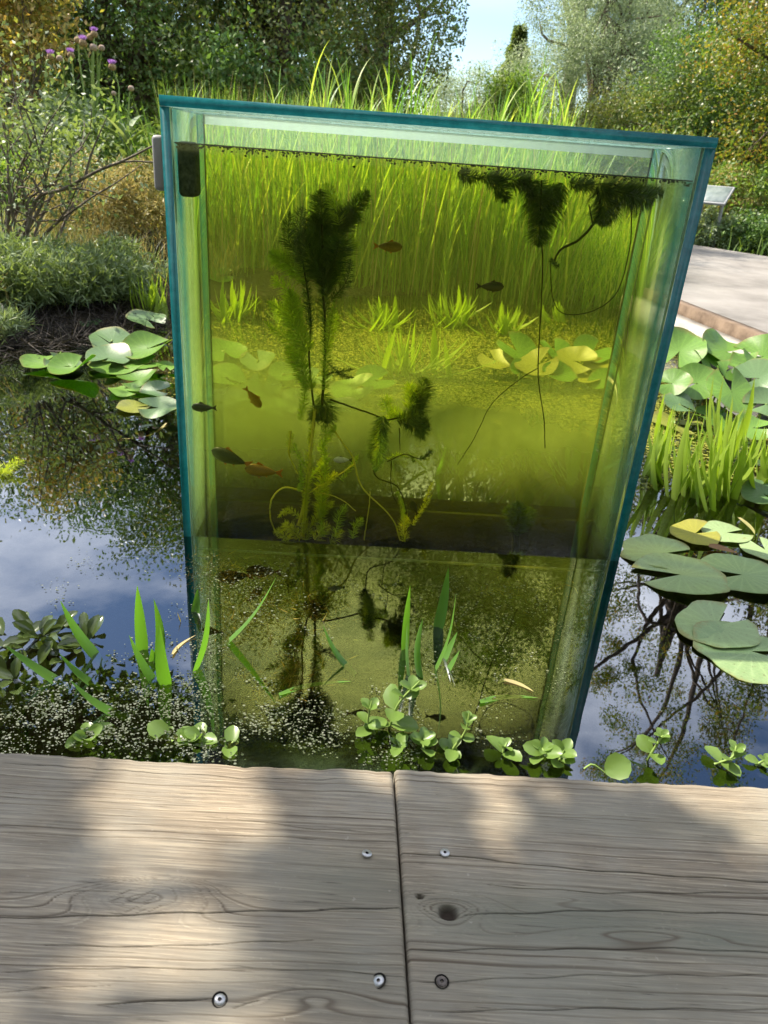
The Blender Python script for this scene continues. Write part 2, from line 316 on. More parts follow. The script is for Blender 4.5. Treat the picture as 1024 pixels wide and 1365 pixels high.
# deck timber: colour and grooves come from the grain field stored on the mesh
m, t, o = newmat('weathered_deck_timber')
at = nd(t, 'ShaderNodeAttribute', attribute_name='grain'); at2 = nd(t, 'ShaderNodeAttribute', attribute_name='crack'); at3 = nd(t, 'ShaderNodeAttribute', attribute_name='knot')
cd = nd(t, 'ShaderNodeTexCoord'); mpn = nd(t, 'ShaderNodeMapping'); mpn.inputs['Scale'].default_value = (9, 300, 60); t.links.new(cd.outputs['Object'], mpn.inputs[0])
fib = noise(t, 1.0, 5, 0.6, mpn.outputs[0])
big = noise(t, 7, 5, 0.6)
c = ramp(t, at.outputs['Fac'], [(0.07, 0.052, 0.036), (0.25, 0.20, 0.14), (0.37, 0.305, 0.215), (0.43, 0.365, 0.265)], [0.02, 0.2, 0.55, 0.95])
c = mixc(t, mapr(t, fib, 0.32, 0.66, 0.72, 0.0), c, (0.165, 0.13, 0.095))
mp2 = nd(t, 'ShaderNodeMapping'); mp2.inputs['Scale'].default_value = (16, 560, 60); t.links.new(cd.outputs['Object'], mp2.inputs[0])
fib2 = noise(t, 1.0, 3, 0.6, mp2.outputs[0])
c = mixc(t, mapr(t, fib2, 0.35, 0.68, 0.6, 0.0), c, (0.13, 0.105, 0.08))
c = mixc(t, mapr(t, noise(t, 55, 5, 0.7), 0.60, 0.72, 0.0, 0.5), c, (0.17, 0.15, 0.12))
c = mixc(t, mapr(t, big, 0.35, 0.7, 0.0, 0.4), c, (0.33, 0.32, 0.27))
at_shade = nd(t, 'ShaderNodeAttribute', attribute_name='green')
c = mixc(t, at_shade.outputs['Fac'], c, (0.125, 0.13, 0.10))  # grey-green tint paints deeper shade onto the planks
mp3 = nd(t, 'ShaderNodeMapping'); mp3.inputs['Scale'].default_value = (13, 330, 50); t.links.new(cd.outputs['Object'], mp3.inputs[0])
c = mixc(t, mapr(t, noise(t, 1.0, 6, 0.62, mp3.outputs[0]), 0.60, 0.70, 0.0, 0.8), c, (0.06, 0.048, 0.036))
c = mixc(t, mapr(t, noise(t, 130, 3, 0.6), 0.69, 0.76, 0.0, 0.4), c, (0.42, 0.38, 0.31))
c = mixc(t, mapr(t, noise(t, 3.2, 5, 0.6), 0.42, 0.68, 0.0, 0.45), c, (0.17, 0.155, 0.125))
at5 = nd(t, 'ShaderNodeAttribute', attribute_name='late')
c = mixc(t, math_(t, 'MULTIPLY', at5.outputs['Fac'], 0.95), c, (0.085, 0.064, 0.045))
c = mixc(t, at3.outputs['Fac'], c, (0.03, 0.022, 0.015))
c = mixc(t, at2.outputs['Fac'], c, (0.012, 0.010, 0.008))
t.links.new(principled(t, c, 0.85, 0.2, math_(t, 'ADD', fib, fib2), 0.5, 0.0012), o.inputs[0]); MAT['deck'] = m

# ------------------------------------------------------------------ mesh helpers
def mesh_np(name, V, F, mats, smooth=False, mi=None, uv=None):
    """V (n,3); F array (m,k) or list of tuples"""
    me = bpy.data.meshes.new(name); V = np.asarray(V, np.float32)
    if isinstance(F, np.ndarray):
        k = F.shape[1]; nf = len(F)
        me.vertices.add(len(V)); me.vertices.foreach_set('co', V.ravel())
        me.loops.add(nf * k); me.loops.foreach_set('vertex_index', F.astype(np.int32).ravel())
        me.polygons.add(nf); me.polygons.foreach_set('loop_start', np.arange(0, nf * k, k, dtype=np.int32))
        me.update(calc_edges=True)
    else:
        me.from_pydata([tuple(v) for v in V], [], [tuple(f) for f in F]); me.update()
    for x in (mats if isinstance(mats, (list, tuple)) else [mats]): me.materials.append(x)
    if mi is not None: me.polygons.foreach_set('material_index', np.asarray(mi, np.int32))
    if smooth: me.polygons.foreach_set('use_smooth', np.ones(len(me.polygons), bool))
    if uv is not None:
        ul = me.uv_layers.new(name='UVMap'); li = np.empty(len(me.loops), np.int32); me.loops.foreach_get('vertex_index', li)
        ul.data.foreach_set('uv', np.asarray(uv, np.float32)[li].ravel())
    me.validate(); return me
def obj(name, me, parent=None, loc=None):
    o = bpy.data.objects.new(name, me); COL.objects.link(o)
    if parent is not None: o.parent = parent
    if loc is not None: o.location = loc
    return o
def tag(o, label=None, cat=None, group=None, kind=None):
    if label: o['label'] = label
    if cat: o['category'] = cat
    if group: o['group'] = group
    if kind: o['kind'] = kind
    return o
def thing(name, label, cat, loc=(0, 0, 0), group=None, rz=0.0):
    o = bpy.data.objects.new(name, None); COL.objects.link(o); o.empty_display_size = 0.05
    o.location = tuple(loc); o.rotation_euler = (0, 0, rz); return tag(o, label, cat, group)
def dup(root, loc, rz=0.0, s=1.0, label=None):
    r = root.copy(); COL.objects.link(r); r.location = tuple(loc); r.rotation_euler = (0, 0, rz); r.scale = (s, s, s)
    if label: r['label'] = label
    for ch in list(root.children):
        c = ch.copy(); COL.objects.link(c); c.parent = r
        for g in list(ch.children):
            d = g.copy(); COL.objects.link(d); d.parent = c
    return r
def merge(parts):
    V = []; F = []; n = 0
    for v, f in parts:
        V.append(v); F.append(np.asarray(f) + n); n += len(v)
    return np.concatenate(V), np.concatenate(F)
def unit(a): return a / np.maximum(np.linalg.norm(a, axis=-1, keepdims=True), 1e-9)
def rdir(n, r=None): return unit((r or rng).normal(size=(n, 3)))
def leaves(P, D, Nn, Ln, Wd, fold=0.25):
    """rhombic leaf quads: base P, direction D, normal Nn"""
    P = np.asarray(P, float); n = len(P); D = unit(D); S = unit(np.cross(D, Nn)); Nn = np.cross(S, D)
    Ln = np.broadcast_to(np.asarray(Ln, float).reshape(-1, 1), (n, 1)); Wd = np.broadcast_to(np.asarray(Wd, float).reshape(-1, 1), (n, 1))
    V = np.stack([P, P + D * Ln * .45 + S * Wd * .5 + Nn * Wd * fold, P + D * Ln, P + D * Ln * .45 - S * Wd * .5 + Nn * Wd * fold], 1).reshape(-1, 3)
    return V, np.arange(n * 4).reshape(n, 4)
def blades(P, az, tilt, Ln, Wd, droop, S=6, pw=2.0, wmin=0.0, fold=0.0, face=None):
    """tapering strip blades; az heading, tilt from vertical, droop extra bend"""
    P = np.asarray(P, float); n = len(P)
    az, tilt, Ln, Wd, droop = [np.broadcast_to(np.asarray(a, float), (n,)) for a in (az, tilt, Ln, Wd, droop)]
    s = np.linspace(0, 1, S + 1); th = tilt[:, None] + droop[:, None] * s[None] ** 1.7
    ds = Ln[:, None] / S
    hx = np.concatenate([np.zeros((n, 1)), np.cumsum(np.sin(th[:, 1:]) * ds, 1)], 1); hz = np.concatenate([np.zeros((n, 1)), np.cumsum(np.cos(th[:, 1:]) * ds, 1)], 1)
    c = np.stack([P[:, 0:1] + hx * np.cos(az)[:, None], P[:, 1:2] + hx * np.sin(az)[:, None], P[:, 2:3] + hz], 2)
    fa = az + np.pi / 2 if face is None else np.broadcast_to(np.asarray(face, float), (n,))
    side = np.stack([np.cos(fa), np.sin(fa), np.zeros(n)], 1)[:, None, :]
    wp = np.maximum((1 - s ** pw) * np.minimum(1, 0.55 + s * 2.2), wmin)
    wd = (Wd[:, None] * wp[None])[:, :, None] * .5
    if fold:
        up = np.stack([-np.cos(th) * np.cos(az)[:, None], -np.cos(th) * np.sin(az)[:, None], np.sin(th)], 2)
        V = np.stack([c - side * wd + up * wd * fold, c, c + side * wd + up * wd * fold], 2).reshape(-1, 3); k = 3
    else:
        V = np.stack([c - side * wd, c + side * wd], 2).reshape(-1, 3); k = 2
    b = (np.arange(n) * (S + 1) * k)[:, None, None]; i = np.arange(S)[None, :, None] * k; j = np.arange(k - 1)[None, None, :]
    q = b + i + j
    F = np.stack([q, q + 1, q + 1 + k, q + k], -1).reshape(-1, 4)
    return V, F
def tube(pts, r, n=6):
    pts = np.asarray(pts, float); m = len(pts); r = np.broadcast_to(np.asarray(r, float), (m,))
    T = unit(np.gradient(pts, axis=0)); up = np.array([0, 0, 1.0]) if abs(T[0][2]) < .9 else np.array([1.0, 0, 0])
    A = unit(np.cross(T, up)); B = np.cross(T, A); a = np.linspace(0, 2 * np.pi, n, endpoint=False)
    V = (pts[:, None] + r[:, None, None] * (np.cos(a)[None, :, None] * A[:, None] + np.sin(a)[None, :, None] * B[:, None])).reshape(-1, 3)
    i = np.arange(m - 1)[:, None] * n; j = np.arange(n)[None]
    F = np.stack([i + j, i + (j + 1) % n, i + n + (j + 1) % n, i + n + j], -1).reshape(-1, 4)
    return V, F
def smoothline(pts, n=24):
    """Catmull-Rom through points"""
    p = np.asarray(pts, float)
    if len(p) < 3:
        s = np.linspace(0, 1, n)[:, None]; return p[0] * (1 - s) + p[-1] * s
    P = np.vstack([2 * p[0] - p[1], p, 2 * p[-1] - p[-2]]); out = []; seg = len(p) - 1
    for u in np.linspace(0, seg, n):
        i = min(int(u), seg - 1); t_ = u - i; a, b, c, d = P[i:i + 4]
        out.append(.5 * (2 * b + (c - a) * t_ + (2 * a - 5 * b + 4 * c - d) * t_ ** 2 + (3 * b - a - 3 * c + d) * t_ ** 3))
    return np.array(out)
def box(x0, x1, y0, y1, z0, z1):
    V = np.array([(x, y, z) for z in (z0, z1) for y in (y0, y1) for x in (x0, x1)], float)
    F = np.array([(0, 2, 3, 1), (4, 5, 7, 6), (0, 1, 5, 4), (2, 6, 7, 3), (0, 4, 6, 2), (1, 3, 7, 5)]); return V, F
def rounded(x0, x1, y0, y1, z0, z1, r, mat, name, seg=4):
    import bmesh
    bm = bmesh.new(); V, F = box(x0, x1, y0, y1, z0, z1)
    vs = [bm.verts.new(v) for v in V]
    for f in F: bm.faces.new([vs[i] for i in f])
    bmesh.ops.recalc_face_normals(bm, faces=bm.faces); bmesh.ops.bevel(bm, geom=list(bm.edges), offset=r, segments=seg, profile=.5, affect='EDGES')
    me = bpy.data.meshes.new(name); bm.to_mesh(me); bm.free(); me.materials.append(mat)
    for p in me.polygons: p.use_smooth = True
    return me

# ------------------------------------------------------------------ ground and pond
pondpx = [(-420, 520), (-120, 487), (0, 462), (60, 447), (150, 428), (215, 412), (260, 402), (350, 392), (450, 392), (560, 392), (700, 392), (800, 402), (860, 422), (905, 440), (960, 456), (1024, 480), (1120, 520), (1400, 620)]
poly = [tuple(atz(x, y)[:2]) for x, y in pondpx]
poly += [(3.4, 0.7), (2.5, 0.70), (0.0, 0.66), (-2.5, 0.66), (-3.6, 0.7)]
poly = np.array(poly)
def polydist(X, Y):
    """signed distance to the pond outline, negative inside"""
    d = np.full(X.shape, 1e9); ins = np.zeros(X.shape, bool); n = len(poly)
    for i in range(n):
        ax, ay = poly[i]; bx, by = poly[(i + 1) % n]; ex, ey = bx - ax, by - ay
        tt = np.clip(((X - ax) * ex + (Y - ay) * ey) / (ex * ex + ey * ey + 1e-12), 0, 1)
        d = np.minimum(d, np.hypot(X - ax - tt * ex, Y - ay - tt * ey))
        c = ((ay > Y) != (by > Y)) & (X < (bx - ax) * (Y - ay) / (by - ay + 1e-12) + ax); ins ^= c
    return np.where(ins, -d, d)
def sm(x): x = np.clip(x, 0, 1); return x * x * (3 - 2 * x)
def gz(X, Y):
    X = np.asarray(X, float); Y = np.asarray(Y, float); d = polydist(X, Y)
    out = .012 + .10 * sm(d / .35) + .10 * sm((d - .5) / 4) * (X < 0.2) + .03 * np.sin(X * 3.1 + Y) * np.sin(Y * 2.3) * sm(d / .6) * (X < 1.2)
    out = np.where(Y < 0.72, np.minimum(out, .028), out)
    inn = -.55 * sm(-d / .55) - 0.0
    return np.where(d > 0, out, inn + .012 * sm(1 + d / .1))
def ax(a, b, st):
    c = np.arange(a, b + 1e-6, st); g = st * np.cumprod(np.full(26, 1.38)); e = np.cumsum(g); return np.concatenate([a - e[::-1], c, b + e])
gx = ax(-6, 7, .11); gy = ax(-1.5, 11, .11)
X, Y = np.meshgrid(gx, gy); Z = gz(X, Y); nx, ny = len(gx), len(gy)
i = (np.arange(ny - 1)[:, None] * nx + np.arange(nx - 1)[None]).ravel(); F = np.stack([i, i + 1, i + 1 + nx, i + nx], 1)
tag(obj('ground', mesh_np('ground', np.stack([X, Y, Z], 2).reshape(-1, 3), F, MAT['soil'], True)), kind='structure')

A0 = atz(245, 715); B0 = atz(825, 748)
TW = float(np.linalg.norm((B0 - A0)[:2])); TA = math.atan2(B0[1] - A0[1], B0[0] - A0[0]); TD = 0.285; TH = 0.868
e1 = np.array([math.cos(TA), math.sin(TA), 0]); e2 = np.array([-math.sin(TA), math.cos(TA), 0])
def tk(u, v, z): return A0 + e1 * u + e2 * v + np.array([0, 0, z])
inn = [tk(0.004, .004, 0), tk(TW - .004, .004, 0), tk(TW - .004, TD - .004, 0), tk(.004, TD - .004, 0)]
outc = [(-9, .3, 0), (9, .3, 0), (9, 9, 0), (-9, 9, 0)]
tag(obj('pond_water', mesh_np('pond_water', np.array(inn + outc), np.array([(4, 5, 1, 0), (5, 6, 2, 1), (6, 7, 3, 2), (7, 4, 0, 3)]), MAT['pond'])), kind='structure')

# path on the right with timber edging and pale kerb
pz = 0.17
def P3(px, py, z): return atz(px, py, z)
na = P3(868, 388, pz); nb = P3(905, 405, pz); nc = P3(1024, 452, pz); ndp = P3(1400, 600, pz)
fa = P3(858, 318, pz); fb = P3(895, 322, pz); fc = P3(1024, 342, pz); fd = P3(1500, 420, pz)
near = smoothline([na, nb, nc, ndp], 24); far = smoothline([fa, fb, fc, fd], 24)
V = np.concatenate([near, far]); k = len(near); F = np.array([(q, q + 1, k + q + 1, k + q) for q in range(k - 1)])
tag(obj('path', mesh_np('path', V, F, MAT['path'])), kind='structure')
def sweep(line, w0, w1, z0, z1):
    """box section along a line; offset to the pond side"""
    T = unit(np.gradient(line, axis=0)); S = np.stack([T[:, 1], -T[:, 0], 0 * T[:, 0]], 1)
    a, b = line + S * w0, line + S * w1; up0 = np.array([0, 0, z0]); up1 = np.array([0, 0, z1])
    V = np.stack([a + up0, a + up1, b + up1, b + up0], 1).reshape(-1, 3); n = len(line); F = []
    for q in range(n - 1):
        for j in range(4): F.append((q * 4 + j, q * 4 + (j + 1) % 4, q * 4 + 4 + (j + 1) % 4, q * 4 + 4 + j))
    F += [(0, 3, 2, 1), ((n - 1) * 4, (n - 1) * 4 + 1, (n - 1) * 4 + 2, (n - 1) * 4 + 3)]
    return V, np.array(F)
V, F = sweep(near, -.03, .045, -.10, .016)
tag(obj('path_edging', mesh_np('path_edging', V, F, MAT['timber'])), 'brown timber edging board along the pond side of the pale path', 'edging')
V, F = sweep(near, .05, .17, -.16, -.035)
tag(obj('kerb', mesh_np('kerb', V, F, MAT['kerbstone'])), 'pale stone kerb strip between the path edging and the lily clump', 'kerb')
# gravel between kerb and pond
T = unit(np.gradient(near, axis=0)); S = np.stack([T[:, 1], -T[:, 0], 0 * T[:, 0]], 1)
n = 2600; ii = rng.uniform(0, 20, n); i0 = ii.astype(int); fr = (ii - i0)[:, None]
base = near[i0] * (1 - fr) + near[i0 + 1] * fr + S[i0] * rng.uniform(.17, .5, (n, 1)); base[:, 2] = gz(base[:, 0], base[:, 1])
ok = base[:, 2] > -.02; base = base[ok]; n = len(base)
oc = np.array([(1, 0, 0), (0, 1, 0), (-1, 0, 0), (0, -1, 0), (0, 0, 1), (0, 0, -1)], float)
of = np.array([(0, 1, 4), (1, 2, 4), (2, 3, 4), (3, 0, 4), (1, 0, 5), (2, 1, 5), (3, 2, 5), (0, 3, 5)])
V = (base[:, None] + oc[None] * rng.uniform(.006, .02, (n, 1, 3)) * np.array([1, 1, .7])).reshape(-1, 3); F = (np.arange(n)[:, None, None] * 6 + of[None]).reshape(-1, 3)
tag(obj('gravel', mesh_np('gravel', V, F, MAT['gravel'])), 'loose pale gravel between the kerb and the pond', 'gravel', kind='stuff')

# ------------------------------------------------------------------ deck
DZ = 0.08
d0 = atz(0, 1005, DZ); d1 = atz(1024, 1050, DZ); da = math.atan2(d1[1] - d0[1], d1[0] - d0[0])
jt = atz(525, 1025, DZ); jb = atz(548, 1365, DZ)
dx = np.array([math.cos(da), math.sin(da)]); dy = np.array([math.sin(da), -math.cos(da)])   # dy runs towards the camera
def deckuv(px, py):
    p = atz(px, py, DZ)[:2] - jt[:2]; return np.array([p @ dx, p @ dy])
jslope = float(deckuv(548, 1365)[0] / deckuv(548, 1365)[1])
def plank(name, label, u0, u1, knots, cracks, seed, green, freq):
    r = np.random.default_rng(seed); DP = 0.47
    nu, nv = 460, 760
    u = np.linspace(u0, u1, nu); v = np.linspace(0, DP, nv); Uu, Vv = np.meshgrid(u, v)
    # straight grain warped round the knots
    def wn(a, b, fu, fv, ph): return np.sin(a * fu + ph) * np.cos(b * fv + ph * 1.7)
    warp = .0045 * wn(Uu, Vv, 4, 7, 1.1 + seed) + .0018 * wn(Uu, Vv, 11, 17, 2.3 + seed) + .0008 * wn(Uu, Vv, 41, 47, .4)
    fld = Vv + warp; kn = np.zeros_like(fld)
    for (kx, ky, ru, rv, amp, core) in knots:
        q = ((Uu - kx) / ru) ** 2 + ((Vv - ky) / rv) ** 2
        side = np.tanh((Vv - ky) / (rv * .25))
        fld = fld - amp * side * np.exp(-q) + amp * 2.6 * np.exp(-q * 1.8)
        if core: kn = np.maximum(kn, sm(1.25 - ((Uu - kx) / core) ** 2 - ((Vv - ky) / (core * .8)) ** 2))
    fr = fld * freq + .8 * np.sin(fld * 37 + seed) + .4 * np.sin(fld * 83 + 1.3)
    h = r.normal(size=4096); tab = np.convolve(h, np.ones(5) / 5, 'same') * 1.3
    idx = np.clip((fr * 6 + 900), 0, 4094); ia = idx.astype(int); fa_ = idx - ia
    ln = tab[ia] * (1 - fa_) + tab[ia + 1] * fa_
    saw = (fr + .35 * ln * .4) % 1.0
    late = np.exp(-((saw - .86) / np.where(saw < .86, .13, .045)) ** 2) * np.clip(.75 + .35 * np.sin(Uu * 7 + fr * .9) + .25 * ln, .1, 1) * np.clip(.62 + .38 * tab[(np.floor(fr).astype(int) * 7 + 1500) % 4096] * 1.6, .12, 1)                       # thin dark latewood line
    grain = np.clip(.15 + .75 * saw ** .8 - .75 * late + .10 * ln, 0, 1)
    cr = np.zeros_like(fld)
    for pts, wd, dark in cracks:
        pts = np.array(pts); uu = pts[:, 0]; vv = pts[:, 1]
        line = np.interp(u, uu, vv, left=99, right=99) + .0008 * np.sin(u * 70 + seed)
        endf = np.clip(np.minimum(u - uu[0], uu[-1] - u) / .03, 0, 1)
        cr = np.maximum(cr, dark * np.exp(-((Vv - line[None]) / (wd * .55 * (.4 + .6 * endf[None]))) ** 2) * (endf > 0)[None])
    shade_tint = np.zeros_like(fld)
    for (gx_, gy_, ru, rv, s) in green: shade_tint = np.maximum(shade_tint, s * np.exp(-((Uu - gx_) / ru) ** 2 - ((Vv - gy_) / rv) ** 2))  # patches of painted shade, stored per vertex
    z = -.0009 * late - .0025 * cr - .009 * kn + .0006 * ln * .5
    z = z - .006 * np.clip((.006 - Vv) / .006, 0, 1) ** 2        # worn front arris
    endd = np.minimum(np.abs(Uu - u0), np.abs(u1 - Uu)); z = z - .004 * np.clip((.004 - endd) / .004, 0, 1) ** 2
    Ue = Uu + jslope * Vv
    jag = np.interp(u, np.linspace(u0, u1, 160), np.convolve(r.normal(size=162), [.25, .5, .25], 'valid'))[None]
    wav = .0025 * np.sin(Ue * 9 + seed) + .0018 * jag + .004 * np.clip(np.interp(u, np.linspace(u0, u1, 24), r.normal(size=24)) - .9, 0, 1)[None]   # uneven front edge
    Ve = Vv + wav * np.clip(1 - Vv / .05, 0, 1)
    top = np.stack([jt[0] + Ue * dx[0] + Ve * dy[0], jt[1] + Ue * dx[1] + Ve * dy[1], DZ + z], 2).reshape(-1, 3)
    ii = (np.arange(nv - 1)[:, None] * nu + np.arange(nu - 1)[None]).ravel(); F = np.stack([ii, ii + nu, ii + nu + 1, ii + 1], 1)
    rim = np.concatenate([np.arange(nu), nu * np.arange(1, nv) + nu - 1, (nv - 1) * nu + np.arange(nu - 2, -1, -1), nu * np.arange(nv - 2, 0, -1)])
    low = top[rim].copy(); low[:, 2] = DZ - .048; nb_ = len(top); m_ = len(rim)
    F2 = np.array([(rim[q], rim[(q + 1) % m_], nb_ + (q + 1) % m_, nb_ + q) for q in range(m_)])
    me = mesh_np(name, np.concatenate([top, low]), np.concatenate([F, F2]), MAT['deck'], True)
    for nm, arr, side_ in (('grain', grain, .35), ('late', np.clip(late, 0, 1), 0), ('crack', np.clip(cr, 0, 1), 0), ('knot', np.clip(kn, 0, 1), 0), ('green', np.clip(shade_tint, 0, 1), .3)):
        a_ = me.attributes.new(nm, 'FLOAT', 'POINT'); a_.data.foreach_set('value', np.concatenate([arr.ravel(), np.full(m_, side_)]).astype(np.float32))
    return tag(obj(name, me), label, 'deck plank', 'deck planks')
def dk(px, py): return tuple(deckuv(px, py))
def S_(u, v): return u - jslope * v
def kuv(px, py):
    a = deckuv(px, py); return (a[0] - jslope * a[1], a[1])
k1 = kuv(185, 1205); k2 = kuv(250, 1175); k3 = kuv(400, 1180); kk = kuv(598, 1216)
plank('deck_plank', 'weathered plank left of the joint with a swirling knot and three screws', -1.1, -.0012,
      [(k1[0], k1[1], .085, .034, .021, 0), (k2[0] - .02, k2[1] + .01, .055, .018, .010, 0), (k3[0], k3[1], .10, .02, .006, 0), (kuv(420, 1335)[0], kuv(420, 1335)[1], .06, .02, .006, 0)],
      [([kuv(x, y) for x, y in ((0, 1018), (180, 1028), (330, 1036), (510, 1040))], .0008, .7),
       ([kuv(x, y) for x, y in ((-60, 1224), (80, 1222), (260, 1216), (420, 1213), (540, 1209))], .0011, .95),
       ([kuv(x, y) for x, y in ((60, 1260), (200, 1262), (420, 1252))], .0008, .7),
       *[([kuv(a - 9, b + 5), kuv(a, b + c_), kuv(a + 10, b - 4)], .0013, .75) for a, b, c_ in ((158, 1196, 1), (170, 1202, -2), (180, 1197, 1), (192, 1206, -1), (175, 1210, 2), (200, 1198, 1), (165, 1189, 0), (206, 1211, 1), (186, 1216, -2), (196, 1190, 0))],
       ([kuv(x, y) for x, y in ((0, 1295), (160, 1290), (420, 1292), (545, 1302))], .0007, .6),
       ([kuv(x, y) for x, y in ((130, 1338), (200, 1335), (285, 1330))], .0012, .95),
       ([kuv(x, y) for x, y in ((310, 1345), (330, 1338), (345, 1334))], .0012, .8),
       ([kuv(x, y) for x, y in ((300, 1090), (420, 1105), (540, 1112))], .0007, .6),
       ([kuv(x, y) for x, y in ((-80, 1180), (0, 1190), (160, 1188))], .0006, .5),
       ([kuv(x, y) for x, y in ((-120, 1320), (0, 1322), (150, 1312))], .0006, .5)],
      3, [(kuv(470, 1180)[0], kuv(470, 1180)[1], .10, .05, .55), (kuv(470, 1290)[0], kuv(470, 1290)[1], .09, .06, .45)], 92)
plank('deck_plank', 'shade tinted plank right of the joint with an open dark knot hole', .0012, 1.1,
      [(kk[0], kk[1], .05, .026, .024, .0115), (kuv(560, 1195)[0], kuv(560, 1195)[1], .02, .01, .004, .004), (kuv(740, 1200)[0], kuv(740, 1200)[1], .09, .014, .005, 0), (kuv(860, 1250)[0], kuv(860, 1250)[1], .10, .018, .008, 0)],
      [([kuv(x, y) for x, y in ((530, 1138), (590, 1139), (760, 1158), (1060, 1178))], .0011, .95),
       ([kuv(x, y) for x, y in ((650, 1180), (800, 1190), (1060, 1190))], .0008, .8),
       ([kuv(x, y) for x, y in ((620, 1220), (660, 1218), (820, 1213), (1060, 1220))], .001, .9),
       ([kuv(x, y) for x, y in ((545, 1266), (720, 1265), (900, 1264), (1060, 1272))], .0009, .85),
       ([kuv(x, y) for x, y in ((555, 1310), (780, 1300), (1060, 1300))], .0007, .6),
       ([kuv(x, y) for x, y in ((560, 1349), (800, 1344), (1060, 1346))], .0008, .65),
       ([kuv(x, y) for x, y in ((535, 1196), (552, 1192), (580, 1190))], .0008, .8)],
      11, [(kuv(760, 1230)[0], kuv(760, 1230)[1], .22, .045, .8), (kuv(900, 1100)[0], kuv(900, 1100)[1], .25, .03, .35), (kuv(800, 1320)[0], kuv(800, 1320)[1], .2, .04, .5), (kuv(960, 1250)[0], kuv(960, 1250)[1], .1, .03, .8)], 118)
# knot hole plug (a dark loose knot in the right plank is in the mesh); screws
def disc(r, z, n=20, hole=0.0):
    a = np.linspace(0, 2 * np.pi, n, endpoint=False); return np.stack([r * np.cos(a), r * np.sin(a), np.full(n, z)], 1)
def lathe(prof, n=20):
    V = np.concatenate([disc(max(r, 1e-5), z, n) for r, z in prof]); m_ = len(prof); i_ = np.arange(m_ - 1)[:, None] * n; j = np.arange(n)[None]
    return V, np.stack([i_ + j, i_ + (j + 1) % n, i_ + n + (j + 1) % n, i_ + n + j], -1).reshape(-1, 4)
def screw(px, py, label, rr, dz, recess, tilt=(0, 0)):
    p = atz(px, py, DZ); t_ = thing('screw', label, 'screw', (p[0], p[1], DZ + dz), 'screws in the deck planks')
    t_.rotation_euler = (tilt[0], tilt[1], 0)
    V, F = lathe([(rr * .3, -.012), (rr * .35, -.004), (rr * .95, -.0006), (rr, .0006), (rr * .94, .0014), (rr * .34, .0016)])
    obj('screw_head', mesh_np('screw_head', V, F, MAT['steel'], True), t_)
    V, F = lathe([(rr * .34, .0016), (rr * .28, -.001), (0, -.001)], 6); obj('socket', mesh_np('socket', V, F, MAT['black']), t_)
    if recess:
        V, F = lathe([(rr * 1.0, -.0016), (rr * 1.25, .0012), (rr * 1.4, .0006)]); obj('countersink', mesh_np('countersink', V, F, MAT['black'], True), t_)  # black ring paints the shade in the sunken hole
screw(489, 1140, 'bright round screw head standing proud left of the plank joint, upper one', .0058, .0022, False, (-.2, .1))
screw(593, 1138, 'bright flat screw head in the right plank above the knot hole', .0056, .0012, False)
screw(505, 1308, 'tilted screw sunk in a dark hole left of the plank joint, lower one', .0054, .0004, True, (.1, -.35))
screw(293, 1333, 'dull grey screw at the end of a crack near the bottom of the left plank', .0052, .0002, True, (.15, .1))
screw(589, 1309, 'dark rusty screw sunk in the right plank below the knot hole', .0052, .0004, True)
for ch in bpy.data.objects:
    if ch.name.startswith('screw_head') and ch.parent and 'rusty' in ch.parent['label']:
        ch.data.materials[0] = plainmat('rusty_screw', (0.05, 0.04, 0.035), (0.16, 0.13, 0.11), 200, 0.7, 0.4)
# ------------------------------------------------------------------ glass tank
tank = thing('glass_tank', 'tall open bottomed glass tank full of yellow green water standing in the pond', 'glass tank', A0, None, TA)
def pane(name, x0, x1, y0, y1, z0, z1, axis, gm, em='edge', label=None):
    V, F = box(x0, x1, y0, y1, z0, z1); mi = []
    for f in F:
        nrm = np.cross(V[f[1]] - V[f[0]], V[f[2]] - V[f[0]]); mi.append(0 if abs(nrm[axis]) > .5 * np.abs(nrm).sum() else 1)
    o_ = obj(name, mesh_np(name, V, F, [MAT[gm], MAT[em]], mi=mi), tank)
    return o_
th = .017; zb = -.55
pane('side_pane', 0, th, 0, TD, zb, TH - th - .0005, 0, 'glass_side')
pane('side_pane', TW - th - .003, TW, 0, TD, zb, TH - th - .0005, 0, 'glass_side')
pane('front_pane', th + .0006, TW - th - .0036, .0015, .0145, -.034, TH - th - .0005, 1, 'glass_front', 'edge_pale')
pane('back_pane', th + .0006, TW - th - .0036, TD - .0145, TD - .0015, -.034, TH - th - .0005, 1, 'glass_back', 'edge_algae')
pane('lid', 0, TW, -.0012, TD, TH - th, TH, 2, 'glass_lid')
# dark line of scum at the water level inside
n = 420; uu = np.sort(rng.uniform(th + .002, TW - th - .006, n))
V1, F1 = box(th + .002, TW - th - .006, .0152, .0160, WL - .0012, WL + .0010)
q = rng.uniform(.0006, .0035, n); cen = np.stack([uu, np.full(n, .0164), WL - .001 - rng.exponential(.0025, n)], 1)
V2, F2 = leaves(cen, np.tile([1.0, 0, -.2], (n, 1)) + rng.normal(0, .5, (n, 3)) * [1, 0, 1], np.tile([0, -1.0, 0], (n, 1)), q * 2, q * 1.4, 0)
V, F = merge([(V1, F1), (V2, F2)]); obj('scum_line', mesh_np('scum_line', V, F, MAT['meniscus']), tank)
V = np.array([(th + .0014, .0170, WL + .0006), (TW - th - .0044, .0170, WL + .0006), (TW - th - .0044, TD - .0164, WL + .0006), (th + .0014, TD - .0164, WL + .0006)])
obj('surface_blocker', mesh_np('surface_blocker', V, np.array([(0, 1, 2, 3)]), MAT['sky_blocker']), tank)  # edge-on sheet added on the tank water to darken its pond reflection
